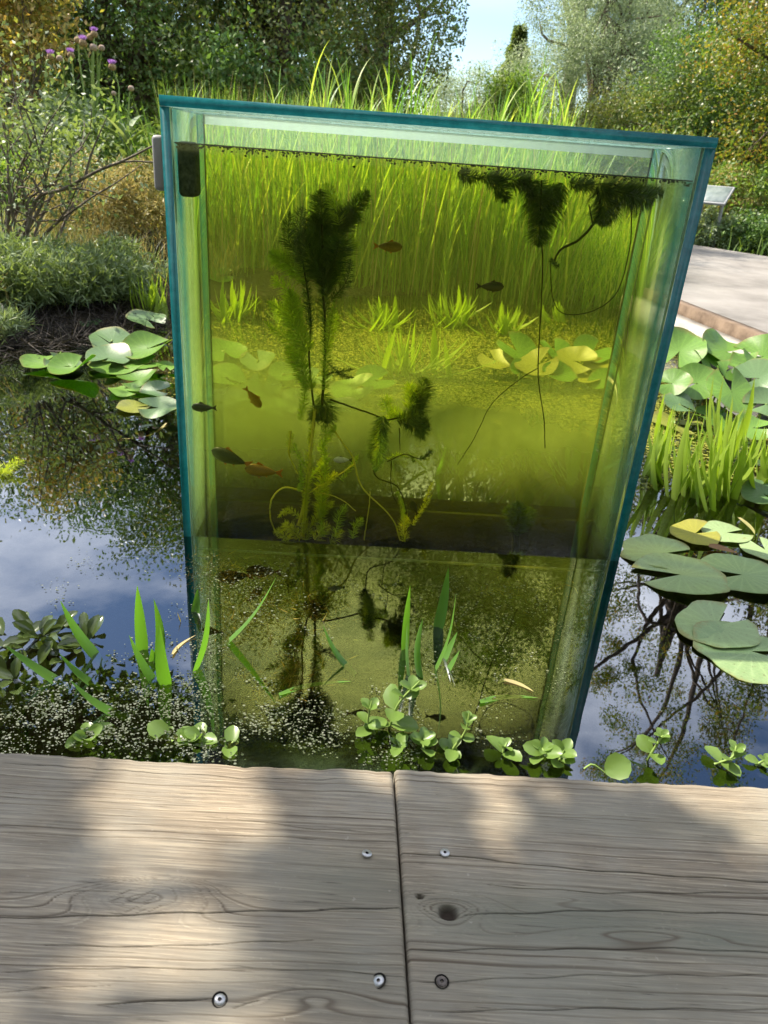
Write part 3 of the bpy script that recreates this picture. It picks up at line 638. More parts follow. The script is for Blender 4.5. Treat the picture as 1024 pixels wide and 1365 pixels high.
# drops of condensation on the lid underside
n = 60; pr = []
for q in range(n):
    r_ = random.uniform(.0015, .0045); V, F = lathe([(r_, 0), (r_ * .9, -r_ * .35), (r_ * .5, -r_ * .55), (0, -r_ * .6)], 8)
    pr.append((V + np.array([random.uniform(.05, TW - .06), random.uniform(.02, TD - .03), TH - th - .0004]), F))
V, F = merge(pr); tag(obj('condensation_drops', mesh_np('condensation_drops', V, F, MAT['glass_lid'], True), tank), kind='stuff')
V, F = box(th + .0012, TW - th - .0042, .0168, TD - .0162, -.033, WL)
tw_ = obj('tank_water', mesh_np('tank_water', V, F, MAT['tankwater'])); tw_.location = A0; tw_.rotation_euler = (0, 0, TA); tag(tw_, kind='structure')
# magnet cleaner on the left pane
mg = thing('magnet_cleaner', 'grey magnetic glass cleaner clamped to the upper left pane of the tank', 'glass cleaner', A0 + np.array([0, 0, .73]), None, TA)
obj('outer_handle', rounded(-.0245, -.0006, .02, .085, -.018, .075, .008, MAT['plastic'], 'outer_handle'), mg)
obj('inner_scrubber', rounded(th + .0008, th + .034, .03, .08, -.026, .068, .009, MAT['felt'], 'inner_scrubber'), mg)

# ------------------------------------------------------------------ waterweed in the tank
def tp(px, py, v):
    """point of the tank's inside at depth v behind the front pane"""
    n_ = e2; p0 = A0 + e2 * v; d = ray(px, py); s = ((p0 - cC) @ n_) / (d @ n_); p = cC + d * s
    return p
def frond_geo(pts, r0, r1, whorl=.004, nn=11, fwd=.55, wd=.0016, rr=None):
    r0, r1 = r0 * 1.5, r1 * 1.5
    line = smoothline(pts, max(6, int(np.linalg.norm(np.diff(np.asarray(pts), axis=0), axis=1).sum() / whorl)))
    T = unit(np.gradient(line, axis=0)); m_ = len(line); s = np.linspace(0, 1, m_)
    P = np.repeat(line, nn, 0); TT = np.repeat(T, nn, 0); D = rdir(m_ * nn); D = unit(D - TT * (D * TT).sum(1, keepdims=True))
    D = unit(D + TT * fwd + rng.normal(0, .12, D.shape)); Rr = r0 + (r1 - r0) * s; Rr = Rr * np.minimum(1, (1.02 - s) * 6) * (.75 + .4 * np.sin(s * np.pi))
    Ln = np.repeat(Rr, nn) * rng.uniform(.65, 1.15, m_ * nn)
    return leaves(P, D, rdir(len(P)), Ln, wd, .1)
PXM = 1.6 / FPX
def weed(label, depth, stems, fronds, name='waterweed', cat='water plant', group='waterweed in the tank'):
    b = tp(*stems[0][0][0], depth); t_ = thing(name, label, cat, b, group)
    for pts, r_, mt in stems:
        dv = np.linspace(0, rng.uniform(-.02, .02), len(pts)); P = np.array([tp(x, y, depth + q) for (x, y), q in zip(pts, dv)])
        L_ = smoothline(P, 8 * len(P)); L_ = L_ + np.cumsum(rng.normal(0, .0005, L_.shape), 0) * .6
        V, F = tube(L_ - b, np.linspace(r_ * 1.1, r_ * .8, len(L_)), 5); obj('stem', mesh_np('stem', V, F, MAT[mt], True), t_)
    for fr in fronds:
        pts, ra, rb, mt = fr[:4]; kw = fr[4] if len(fr) > 4 else {}
        dv = rng.uniform(-.03, .03); dv2 = dv + rng.uniform(-.03, .03)
        P = np.array([tp(x, y, np.clip(depth + dv + (dv2 - dv) * q, .04, TD - .04)) for (x, y), q in zip(pts, np.linspace(0, 1, len(pts)))])
        V, F = frond_geo(P, ra * PXM, rb * PXM, **kw)
        Lx = smoothline(P, 10); V2, F2 = tube(Lx, .0011, 4); V, F = merge([(V, F), (V2, F2)])
        obj('frond', mesh_np('frond', V - b, F, MAT[mt]), t_)
DD = dict(nn=19, whorl=.0026, wd=.0015)
weed('tall bushy dark waterweed rising from the tank bottom left of centre', .13,
     [([(428, 560), (432, 500), (434, 440), (430, 380), (430, 300)], .0030, 'stem_dark'),
      ([(418, 540), (412, 480), (414, 430), (408, 380), (398, 330)], .0022, 'stem_dark'),
      ([(404, 715), (408, 660), (414, 600), (420, 545)], .0045, 'stem_pale'),
      ([(398, 700), (410, 640), (412, 580)], .003, 'stem_pale'),
      ([(440, 532), (470, 542), (500, 553), (515, 560)], .0022, 'stem_dark'),
      ([(438, 565), (455, 590), (470, 612), (482, 650), (520, 690), (532, 722)], .0022, 'stem_pale'),
      ([(404, 662), (440, 640), (472, 618)], .0016, 'stem_pale'), ([(404, 655), (380, 650), (362, 665), (360, 690), (370, 715)], .0022, 'stem_pale'),
      ([(388, 575), (386, 605), (398, 632)], .0022, 'stem_pale'), ([(486, 720), (492, 680), (494, 655)], .0014, 'stem_pale'),
      ([(420, 655), (450, 662), (475, 680)], .0014, 'stem_pale')],
     [([(431, 345), (430, 300), (427, 252)], 19, 13, 'horn_dark', DD), ([(432, 372), (414, 340), (398, 308)], 22, 14, 'horn_dark', DD), ([(434, 375), (448, 340), (452, 320)], 20, 14, 'horn_dark', DD),
      ([(432, 350), (450, 310), (462, 290), (474, 282)], 18, 12, 'horn_dark', DD), ([(432, 365), (425, 320), (420, 285)], 20, 14, 'horn_dark', DD), ([(430, 385), (440, 365), (452, 345)], 17, 11, 'horn_dark', DD),
      ([(450, 310), (470, 282), (492, 254)], 13, 9, 'horn_dark', DD), ([(452, 300), (446, 270), (434, 244)], 12, 7, 'horn_mid'), ([(404, 350), (385, 320), (386, 282)], 14, 8, 'horn_dark'),
      ([(412, 375), (384, 352), (358, 336)], 15, 9, 'horn_mid', DD), ([(412, 330), (400, 305), (404, 275)], 13, 8, 'horn_dark'), ([(438, 380), (462, 345), (470, 312)], 14, 9, 'horn_mid'),
      ([(436, 395), (430, 370), (416, 352)], 15, 13, 'horn_dark', DD), ([(442, 400), (462, 375), (468, 345)], 9, 6, 'horn_dark'), ([(404, 420), (385, 390), (362, 368)], 13, 8, 'horn_mid'),
      ([(410, 470), (392, 430), (386, 385)], 19, 10, 'horn_mid', DD), ([(402, 440), (380, 418), (356, 402)], 12, 7, 'horn_mid'), ([(410, 490), (385, 455), (352, 428)], 13, 6, 'horn_mid'),
      ([(416, 520), (400, 490), (382, 462)], 15, 9, 'horn_mid', DD), ([(433, 460), (434, 420), (431, 385)], 9, 9, 'horn_dark'), ([(433, 520), (434, 480), (440, 440), (446, 400)], 8, 7, 'horn_mid'),
      ([(414, 440), (410, 400), (408, 370)], 7, 7, 'horn_dark'), ([(434, 500), (450, 496), (472, 492)], 5, 4, 'horn_dark'), ([(428, 525), (436, 545), (434, 563)], 17, 15, 'horn_dark', DD),
      ([(430, 540), (422, 550), (418, 560)], 12, 9, 'horn_dark', DD), ([(434, 480), (455, 500), (472, 503)], 4, 3, 'horn_dark'), ([(430, 600), (434, 580), (432, 565)], 8, 6, 'horn_mid'),
      ([(388, 604), (386, 590), (388, 574)], 5, 5, 'horn_pale'), ([(426, 690), (430, 650), (428, 610)], 13, 9, 'horn_pale'), ([(420, 660), (438, 640), (450, 630)], 8, 5, 'horn_pale'),
      ([(400, 718), (388, 706), (378, 698)], 12, 7, 'horn_pale'), ([(408, 720), (410, 705), (404, 692)], 12, 8, 'horn_pale'), ([(420, 720), (428, 708), (440, 700)], 13, 8, 'horn_pale'), ([(440, 722), (450, 716), (456, 706)], 10, 6, 'horn_pale'),
      ([(398, 655), (402, 640), (400, 615)], 5, 4, 'horn_mid'),
      ([(404, 712), (408, 660), (413, 600), (418, 555)], 6, 5, 'horn_pale'), ([(430, 715), (428, 670), (434, 620), (428, 585)], 9, 6, 'horn_mid'), ([(416, 700), (430, 680), (446, 668)], 9, 5, 'horn_pale'), ([(400, 690), (385, 680), (370, 690)], 6, 4, 'horn_pale'),
      ([(446, 716), (452, 690), (462, 672)], 9, 6, 'horn_mid'), ([(412, 640), (426, 622), (440, 612)], 7, 4, 'horn_mid'), ([(408, 620), (396, 604), (392, 590)], 5, 4, 'horn_mid'), ([(385, 720), (376, 712), (366, 706)], 8, 5, 'horn_pale'), ([(455, 640), (468, 622), (478, 606)], 5, 3, 'horn_mid'),
      ([(470, 718), (474, 700), (484, 690)], 9, 5, 'horn_mid'), ([(400, 560), (406, 530), (404, 500)], 7, 5, 'horn_mid'), ([(424, 600), (440, 580), (448, 566)], 6, 4, 'horn_mid'), ([(436, 470), (446, 440), (450, 415)], 8, 5, 'horn_mid'), ([(418, 455), (402, 470), (388, 480)], 8, 5, 'horn_mid')])
weed('dark bushy waterweed clump hanging right of the tall weed, mid tank', .11,
     [([(515, 560), (530, 556), (548, 548), (566, 536)], .002, 'stem_dark'), ([(505, 560), (500, 590), (497, 622), (502, 638), (530, 652), (542, 690), (540, 720)], .0018, 'stem_dark'), ([(516, 615), (540, 606), (562, 612), (574, 606)], .0014, 'stem_dark'),
      ([(522, 615), (522, 650), (530, 672)], .0011, 'stem_dark'), ([(532, 570), (534, 600)], .0012, 'stem_dark')],
     [([(552, 552), (560, 530), (568, 504)], 15, 12, 'horn_dark', DD), ([(540, 560), (555, 568), (572, 566)], 15, 10, 'horn_dark', DD), ([(545, 545), (548, 525), (545, 512)], 12, 8, 'horn_mid', DD),
      ([(512, 555), (504, 585), (496, 618)], 14, 8, 'horn_dark', DD), ([(520, 556), (514, 540), (520, 530)], 10, 7, 'horn_mid'), ([(555, 566), (562, 576), (560, 582)], 10, 8, 'horn_dark', DD), ([(548, 556), (558, 540), (560, 520)], 16, 12, 'horn_dark', DD), ([(530, 562), (545, 558), (560, 552)], 14, 10, 'horn_dark', DD), ([(510, 565), (506, 600), (500, 630)], 10, 6, 'horn_mid', DD), ([(516, 612), (530, 606), (545, 610)], 4, 3, 'horn_mid'), ([(530, 655), (538, 680), (538, 700)], 5, 4, 'horn_mid'), ([(540, 556), (530, 552), (520, 550)], 12, 10, 'horn_mid', DD),
      ([(560, 612), (570, 606), (576, 600)], 5, 4, 'horn_dark'), ([(546, 606), (552, 616)], 4, 3, 'horn_dark'), ([(540, 722), (538, 700), (545, 690)], 10, 6, 'horn_pale'), ([(550, 700), (562, 680), (576, 660)], 5, 3, 'horn_pale'), ([(565, 668), (572, 655), (578, 642)], 4, 3, 'horn_pale')])
weed('dark waterweed hanging from the water surface at the tank upper right', .12,
     [([(722, 240), (720, 300), (722, 350), (720, 420), (716, 500), (724, 560), (726, 598)], .0015, 'stem_dark'), ([(796, 250), (798, 285), (772, 318), (745, 332), (736, 350)], .003, 'stem_dark'),
      ([(842, 262), (840, 330), (822, 392), (786, 416), (752, 418), (738, 396), (736, 350)], .0012, 'stem_dark'), ([(718, 490), (690, 508), (655, 540), (632, 585), (610, 620)], .0011, 'stem_dark'), ([(790, 300), (786, 280), (784, 272)], .0016, 'stem_dark')],
     [([(610, 230), (622, 234), (640, 238)], 10, 8, 'horn_dark', DD), ([(760, 243), (775, 246), (792, 246)], 9, 9, 'horn_dark', DD), ([(640, 236), (655, 238), (668, 240)], 9, 8, 'horn_dark', DD), ([(690, 240), (705, 250), (712, 262)], 10, 7, 'horn_dark', DD), ([(858, 252), (870, 256), (884, 260)], 9, 7, 'horn_dark', DD), ([(650, 236), (668, 250), (674, 270)], 16, 6, 'horn_dark', DD), ([(660, 238), (690, 240), (706, 242)], 12, 12, 'horn_dark', DD), ([(705, 244), (716, 262), (724, 290)], 22, 18, 'horn_dark', DD),
      ([(738, 244), (730, 270), (722, 300)], 24, 18, 'horn_dark', DD), ([(726, 280), (720, 305), (718, 330)], 20, 7, 'horn_dark', DD), ([(750, 244), (745, 255), (735, 270)], 14, 12, 'horn_dark', DD), ([(800, 244), (806, 270), (800, 300)], 18, 12, 'horn_dark', DD),
      ([(806, 250), (830, 258), (850, 262)], 16, 14, 'horn_dark', DD), ([(830, 256), (852, 262), (872, 268)], 16, 10, 'horn_dark', DD), ([(822, 266), (815, 285), (798, 300)], 12, 8, 'horn_dark', DD), ([(842, 268), (846, 280), (850, 288)], 8, 4, 'horn_mid'), ([(745, 355), (738, 352), (736, 345)], 5, 4, 'horn_dark')])
weed('short dark bush of waterweed on the tank bottom at the right', .10,
     [([(690, 745), (690, 715), (690, 690)], .007, 'stem_dark'), ([(684, 742), (684, 715), (680, 690)], .004, 'stem_dark')],
     [([(690, 710), (684, 690), (676, 676)], 14, 9, 'horn_dark', DD), ([(690, 710), (692, 690), (690, 670)], 13, 10, 'horn_dark', DD), ([(692, 710), (700, 692), (708, 676)], 13, 9, 'horn_dark', DD), ([(686, 712), (700, 700), (712, 690)], 9, 6, 'horn_dark'),
      ([(676, 742), (688, 744), (700, 742)], 10, 8, 'horn_dark', DD)])
# low dark weed bed over the tank floor
# (the open bottom looks down into dark pond water)

# ------------------------------------------------------------------ fish
def fish(px, py, Lpx, flip, tiltd, mat, finm, label, v=.12, pos=None):
    p = tp(px, py, v) if pos is None else pos; dist = np.linalg.norm(p - cC); Lm = Lpx * dist / FPX
    f = thing('fish', label, 'fish', p, 'fish in the tank'); m_ = 14; s = np.linspace(0, 1, m_)
    hh = Lm * .155 * np.sin(np.pi * np.clip(s, 0, 1) ** .72) ** .8 + Lm * .018; hh[0] = Lm * .01
    ww = hh * .5; a = np.linspace(0, 2 * np.pi, 12, endpoint=False)
    V = np.stack([np.repeat((s - .45) * Lm * .82, 12), (ww[:, None] * np.cos(a)[None]).ravel(), (hh[:, None] * np.sin(a)[None]).ravel()], 1)
    i_ = np.arange(m_ - 1)[:, None] * 12; j = np.arange(12)[None]; F = np.stack([i_ + j, i_ + (j + 1) % 12, i_ + 12 + (j + 1) % 12, i_ + 12 + j], -1).reshape(-1, 4)
    obj('body', mesh_np('body', V, F, MAT[mat], True), f)
    x1 = .55 * Lm * .82; th_ = .0006
    def fin(name, pts):
        P = np.array([(x, y_, z) for y_ in (-th_, th_) for x, z in pts]); k_ = len(pts)
        F = [tuple(range(k_)), tuple(range(2 * k_ - 1, k_ - 1, -1))] + [(q, (q + 1) % k_, k_ + (q + 1) % k_, k_ + q) for q in range(k_)]
        obj(name, mesh_np(name, P, F, MAT[finm]), f)
    fin('tail_fin', [(x1 - .02 * Lm, -.02 * Lm), (x1 + .17 * Lm, -.12 * Lm), (x1 + .11 * Lm, 0), (x1 + .17 * Lm, .12 * Lm), (x1 - .02 * Lm, .02 * Lm)])
    fin('dorsal_fin', [(-.08 * Lm, .15 * Lm), (-.02 * Lm, .23 * Lm), (.10 * Lm, .17 * Lm), (.16 * Lm, .11 * Lm)])
    fin('pelvic_fin', [(-.06 * Lm, -.14 * Lm), (.02 * Lm, -.22 * Lm), (.06 * Lm, -.14 * Lm)])
    fin('anal_fin', [(.14 * Lm, -.10 * Lm), (.21 * Lm, -.17 * Lm), (.25 * Lm, -.06 * Lm)])
    er = Lm * .018; V, F = lathe([(0, -er), (er * .8, -er * .6), (er, 0), (er * .8, er * .6), (0, er)], 8)
    for sd in (-1, 1): obj('eye', mesh_np('eye', V[:, [0, 2, 1]] + np.array([-.37 * Lm * .92, sd * Lm * .045, Lm * .02]), F, MAT['eye'], True), f)
    f.rotation_euler = Euler((0, rad(tiltd), TA + (math.pi if flip else 0) + rad(random.uniform(-12, 12))))
fish(302, 608, 58, False, 14, 'fish_dark', 'fin_red', 'largest dark olive fish with reddish fins, low at the tank left', .10)
fish(345, 627, 52, False, 2, 'fish_orange', 'fin_red', 'orange fish just right of the largest dark fish', .09)
fish(268, 543, 34, False, -3, 'fish_dark', 'fin_dark', 'small dark fish beside the left pane of the tank', .05)
fish(340, 533, 34, True, -52, 'fish_orange', 'fin_red', 'faint orange fish swimming steeply up in front of the lily leaves', .2)
fish(522, 329, 38, True, 0, 'fish_brown', 'fin_red', 'pale bronze fish in the upper middle of the tank', .17)
fish(658, 382, 36, True, 3, 'fish_dark', 'fin_dark', 'dark fish below the weed hanging at the upper right', .10)
fish(454, 613, 26, False, 2, 'fish_white', 'fin_dark', 'tiny silvery white fish beside the pale weed stems', .09)
fish(551, 674, 26, False, 62, 'fish_dark', 'fin_dark', 'tiny dark fish diving steeply near the tank bottom', .12)
fish(342, 747, 40, True, -4, 'fish_dark', 'fin_dark', 'dark fish just under the pond surface in front of the tank', 0, tp(342, 747, .03))
fish(384, 760, 34, False, 55, 'fish_dark', 'fin_dark', 'smaller dark fish pointing down under the pond surface in front of the tank', 0, tp(384, 760, .03))

# ------------------------------------------------------------------ lily pads
def padmesh(seed, mat, curl, notch=.32, wave=.05, holes=0, ecc=1.15):
    r = np.random.default_rng(seed); n = 40; rings = 9
    a = np.linspace(notch, 2 * np.pi - notch, n); out = []; uv = []
    rad_ = 1 + .03 * np.sin(3 * a + seed) + .02 * np.sin(7 * a + 2 * seed) + (.035 if 'spot' in mat else .012) * np.convolve(r.normal(size=n + 2), [.3, .4, .3], 'valid') * 1.4; rad_[0] *= .97; rad_[-1] *= .97
    for k_ in range(rings + 1):
        q = k_ / rings; x = np.cos(a) * rad_ * q * ecc; y = np.sin(a) * rad_ * q
        z = curl * (q ** 2) * (.6 + .4 * np.cos(2 * a + seed)) + wave * q ** 2 * np.sin(3 * a + seed * 1.7) + .004 * q * np.sin(9 * a) + .05 * q * q * np.sin(2 * a + seed * 2.3)
        out.append(np.stack([x, y, z], 1)); uv.append(np.stack([x, y], 1))
    V = np.concatenate(out); uv = np.concatenate(uv); F = []
    for k_ in range(rings):
        for j in range(n - 1):
            if holes and k_ > 2 and r.uniform() < holes: continue
            F.append((k_ * n + j, k_ * n + j + 1, (k_ + 1) * n + j + 1, (k_ + 1) * n + j))
    nv = len(V); V2 = V - np.array([0, 0, .012]); F = np.array(F)
    Vf = np.concatenate([V, V2]); Ff = np.concatenate([F, F[:, ::-1] + nv])
    return mesh_np('pad', Vf, Ff, MAT[mat], True, uv=np.concatenate([uv, uv]))
PADS = {}
def pad(px, py, wpx, label, mat='lily', curl=.12, tilt=(0, 0), h=0.0, rz=None, seed=None, group='lily leaves', holes=0, wave=.05, stalk=False):
    seed = seed if seed is not None else random.randint(0, 5); key = (seed, mat, round(curl, 2), holes, wave)
    if key not in PADS: PADS[key] = padmesh(seed, mat, curl, holes=holes, wave=wave)
    p = atz(px, py, h); r_ = .5 * wpx * np.linalg.norm(p - cC) / FPX / 1.1
    t_ = thing('lily_leaf', label, 'lily leaf', (p[0], p[1], h + .004), group, rz if rz is not None else random.uniform(0, 6.28))
    b = obj('blade', PADS[key], t_); b.scale = (r_, r_, r_)
    # tilt in world axes: tilt[0] towards camera, tilt[1] to the right
    zr = t_.rotation_euler[2]; R_ = Matrix.Rotation(-zr, 4, 'Z') @ Euler((rad(tilt[0]), rad(tilt[1]), 0)).to_matrix().to_4x4() @ Matrix.Rotation(zr, 4, 'Z')
    b.rotation_euler = R_.to_euler()
    if h > .03 or stalk:
        q = smoothline([(0, 0, 0), (random.uniform(-.02, .02), random.uniform(-.02, .02), -h * .5), (random.uniform(-.05, .05), random.uniform(-.05, .05), -h - .12)], 8); V, F = tube(q, .0045, 6)
        obj('stalk', mesh_np('stalk', V, F, MAT['stalk'], True), t_)
    return t_
GL = 'lily leaves left of the tank'; GR = 'lily leaves right of the tank'; GT = 'lily leaves behind the tank'
for a in [
    (58, 484, 50, 'folded pale lily leaf at the far left end of the left lily patch', 'lily', .35, (18, -10), .015),
    (98, 492, 62, 'upturned pointed lily leaf next to the far left folded one', 'lily', .5, (15, -14), .02),
    (85, 487, 46, 'dark shaded lily leaf tucked behind the upturned pointed one', 'lily_grey', .3, (10, 12), .012),
    (122, 432, 32, 'small dark lily leaf farthest back near the left bank', 'lily_grey', .1, (8, 0), .01),
    (196, 427, 52, 'dark oval lily leaf held above the water below the bright iris blades', 'lily_grey', .15, (20, 8), .05),
    (150, 455, 62, 'broad blue green lily leaf behind the pale cupped one', 'lily_grey', .12, (22, 10), .04),
    (197, 466, 66, 'largest cupped lily leaf with a dark fold, half shaded', 'lily', .35, (30, -8), .05),
    (145, 478, 60, 'wavy lily leaf with a raised back half in the middle of the left patch', 'lily_grey', .3, (18, 6), .03),
    (160, 488, 78, 'long pale lily leaf lying flat in front of the wavy one', 'lily', .12, (6, 0), .01),
    (192, 488, 50, 'pale lily leaf behind the bright folded one in the left patch', 'lily', .15, (8, -6), .012),
    (222, 490, 30, 'small pale lily leaf touching the tank left edge', 'lily', .2, (10, 12), .012),
    (185, 508, 52, 'bright sunlit folded lily leaf in the left patch', 'lily', .4, (16, -12), .02),
    (208, 522, 40, 'grey green upright lily leaf near the tank left edge', 'lily_grey', .3, (34, -6), .03),
    (168, 522, 46, 'bright green lily leaf lying on the water left of the grey upright one', 'lily', .1, (4, 0), .006),
    (212, 545, 54, 'lowest dark green lily leaf of the left patch with a pale rim', 'lily_grey', .25, (28, 4), .025),
    (180, 544, 46, 'yellowing half sunken lily leaf at the bottom of the left patch', 'lily_yellow', .1, (3, 0), .004)]:
    pad(a[0], a[1], a[2] * .95, a[3], a[4], a[5], (a[6][0] * .55, a[6][1] * .7), a[7], group=GL, wave=.09)
for a in [
    (905, 470, 70, 'bright sun bleached lily leaf nearest the tank at the top of the right clump', 'lily', .25, (26, -20), .16),
    (968, 470, 66, 'large half shaded lily leaf at the top middle of the right clump', 'lily', .3, (24, 10), .17),
    (1016, 476, 70, 'lily leaf at the top right corner of the right clump', 'lily', .25, (22, -14), .17),
    (945, 484, 46, 'small bright lily leaf under the top middle one', 'lily', .3, (20, 14), .14),
    (1010, 505, 62, 'shaded lily leaf below the top right one', 'lily_grey', .3, (26, -16), .14),
    (968, 497, 40, 'narrow lit lily leaf in the heart of the right clump', 'lily', .4, (26, 18), .13),
    (928, 512, 60, 'broad lily leaf leaning to the tank in the right clump', 'lily', .2, (30, -14), .12),
    (975, 523, 66, 'glossy reflecting lily leaf facing the viewer in the right clump', 'lily', .12, (34, 4), .12),
    (895, 512, 46, 'lily leaf against the tank right edge in the clump', 'lily', .25, (26, -24), .12),
    (1022, 540, 52, 'dark lily leaf cut by the right picture edge in the clump', 'lily_grey', .2, (30, -10), .1),
    (905, 540, 44, 'shaded lily leaf low in the right clump near the tank', 'lily_grey', .15, (18, 8), .07),
    (955, 560, 62, 'pale floating lily leaf at the foot of the right clump', 'lily', .1, (8, 4), .03),
    (900, 566, 58, 'yellow green floating lily leaf behind the blades by the tank edge', 'lily_yellow', .1, (5, 0), .008),
    (1005, 572, 46, 'drooping lily leaf behind the blades at the right', 'lily', .25, (24, -10), .05),
    (935, 500, 40, 'dark lily leaf half hidden in the heart of the right clump', 'lily_grey', .2, (14, 10), .08),
    (1000, 490, 50, 'lit lily leaf between the two top right ones', 'lily', .25, (20, 12), .15)]:
    pad(*a[:3], a[3], a[4], a[5], a[6], a[7], group=GR, stalk=True, wave=.13)
for a in [
    (880, 740, 100, 'pale floating lily pad touching the tank right edge', 'lily_spot', .02, (0, 0), .0, 0),
    (908, 768, 112, 'spotted floating lily pad overlapping the pale one beside the tank', 'lily_spot', .02, (0, 0), .004, .02),
    (990, 768, 104, 'large chewed floating lily pad at the right picture edge', 'lily_spot', .02, (0, 0), .002, .03),
    (955, 836, 104, 'lily pad holding a small pool of water, nearest of the floating ones', 'lily_spot', .02, (0, 0), .002, .015),
    (1000, 870, 130, 'biggest floating lily pad at the lower right, nearest the deck', 'lily_spot', .02, (0, 0), .0, .0),
    (926, 713, 62, 'yellowing lily pad with a red brown rim behind the pale one', 'lily_yellow', .1, (6, 0), .006, 0),
    (968, 712, 60, 'half drowned holey lily pad behind the chewed one', 'lily_spot', .03, (0, 0), .001, .06),
    (1020, 735, 62, 'green lily pad cut by the right edge above the chewed one', 'lily_spot', .03, (0, 0), .003, .0),
    (1018, 660, 52, 'tilted dark lily leaf at the right edge among the blades', 'lily_grey', .2, (14, -12), .02, 0)]:
    pad(*a[:3], a[3], a[4], a[5], a[6], a[7], group=GR, holes=0, wave=.02)
rt = np.random.default_rng(5); wh = ['left', 'middle', 'right']
for k_, (px, py, wp, mt, h, tl) in enumerate([(300, 470, 60, 'lily', .03, (14, 5)), (345, 482, 50, 'lily_grey', .02, (16, -8)), (300, 505, 56, 'lily', .02, (14, 8)), (350, 520, 54, 'lily', .02, (18, -5)), (305, 535, 62, 'lily_grey', .01, (8, 0)), (380, 500, 44, 'lily', .02, (16, 10)),
        (395, 538, 60, 'lily', .01, (10, -10)), (470, 520, 60, 'lily', .03, (20, -14)), (500, 508, 56, 'lily', .03, (18, 10)), (455, 545, 52, 'lily_grey', .01, (8, 0)), (330, 352, 56, 'lily_grey', .1, (20, 0)), (290, 368, 40, 'lily', .08, (18, 10)), (370, 546, 60, 'lily', .01, (6, 0)), (420, 505, 50, 'lily_grey', .015, (8, 4))]):
    pad(px, py, wp, 'green lily leaf seen through the tank left half behind the waterweed', mt, .25, tl, h, group=GT, stalk=True)
for k_, (px, py, wp, mt, h, tl) in enumerate([(660, 482, 46, 'lily_yellow', .06, (20, -14)), (690, 470, 60, 'lily', .10, (26, 12)), (715, 488, 56, 'lily_yellow', .08, (24, -8)), (740, 470, 50, 'lily', .1, (20, 14)), (765, 482, 54, 'lily_yellow', .08, (26, -12)), (790, 470, 56, 'lily', .1, (22, 8)),
        (800, 492, 44, 'lily_yellow', .06, (14, 0)), (745, 500, 46, 'lily', .06, (20, 8)), (770, 505, 60, 'lily_yellow', .03, (8, 0)), (808, 510, 46, 'lily', .04, (16, -16)), (700, 495, 44, 'lily', .06, (18, 6))]):
    pad(px, py, wp, 'yellow green lily leaf in the clump seen through the tank right half', mt, .3, tl, h, group=GT, stalk=True)

# ------------------------------------------------------------------ blades: water soldiers, iris
def strap(base, tip, wd, bow=0.0, S=9, fold=.25):
    """one pointed fleshy blade between two points"""
    base, tip = np.array(base), np.array(tip); D = tip - base; Ln = np.linalg.norm(D); s = np.linspace(0, 1, S + 1)[:, None]
    view = unit((base + tip) / 2 - cC); side = unit(np.cross(D, view)); nrm = unit(np.cross(side, D))
    c = base + D * s + side * (bow * Ln * np.sin(np.pi * s) * .5) + nrm * (.05 * Ln * np.sin(np.pi * s))
    wp = wd * .5 * np.minimum(1, .6 + s * 2) * (1 - s ** 2.6)
    V = np.stack([c - side * wp - nrm * wp * fold, c, c + side * wp - nrm * wp * fold], 1).reshape(-1, 3); F = []
    for q in range(S):
        for j in (0, 1): F.append((q * 3 + j, q * 3 + j + 1, q * 3 + j + 4, q * 3 + j + 3))
    return V, np.array(F)
def soldier(label, items, mat='blade', wpx=16, name='water_soldier', group='water soldier plants near the deck'):
    b0 = np.mean([atz(b[0], b[1]) for b, _ in items], 0); t_ = thing(name, label, 'water plant', b0, group)
    for b, tpx in items:
        base = atz(*b) - np.array([0, 0, .02]); tipp = aty(*tpx, base[1] + random.uniform(-.01, .02)); wd = wpx * random.uniform(.85, 1.15) * np.linalg.norm(base - cC) / FPX
        V, F = strap(base - b0, tipp - b0, wd, random.uniform(-.12, .12)); obj('leaf', mesh_np('leaf', V, F, MAT[mat], True), t_)
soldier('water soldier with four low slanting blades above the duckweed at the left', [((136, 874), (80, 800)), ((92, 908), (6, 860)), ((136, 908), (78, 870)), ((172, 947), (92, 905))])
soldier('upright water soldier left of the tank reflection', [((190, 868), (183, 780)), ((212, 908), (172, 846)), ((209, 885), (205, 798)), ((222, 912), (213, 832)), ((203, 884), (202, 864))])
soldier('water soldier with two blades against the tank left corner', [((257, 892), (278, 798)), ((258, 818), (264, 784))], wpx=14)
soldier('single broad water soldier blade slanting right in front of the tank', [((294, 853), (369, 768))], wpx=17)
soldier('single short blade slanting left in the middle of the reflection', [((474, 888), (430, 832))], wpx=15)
soldier('water soldier with seven upright blades right of the plank joint', [((540, 868), (547, 780)), ((583, 838), (598, 756)), ((546, 898), (543, 830)), ((563, 902), (564, 824)), ((577, 892), (608, 790)), ((588, 882), (610, 842)), ((592, 895), (613, 867))], wpx=13)
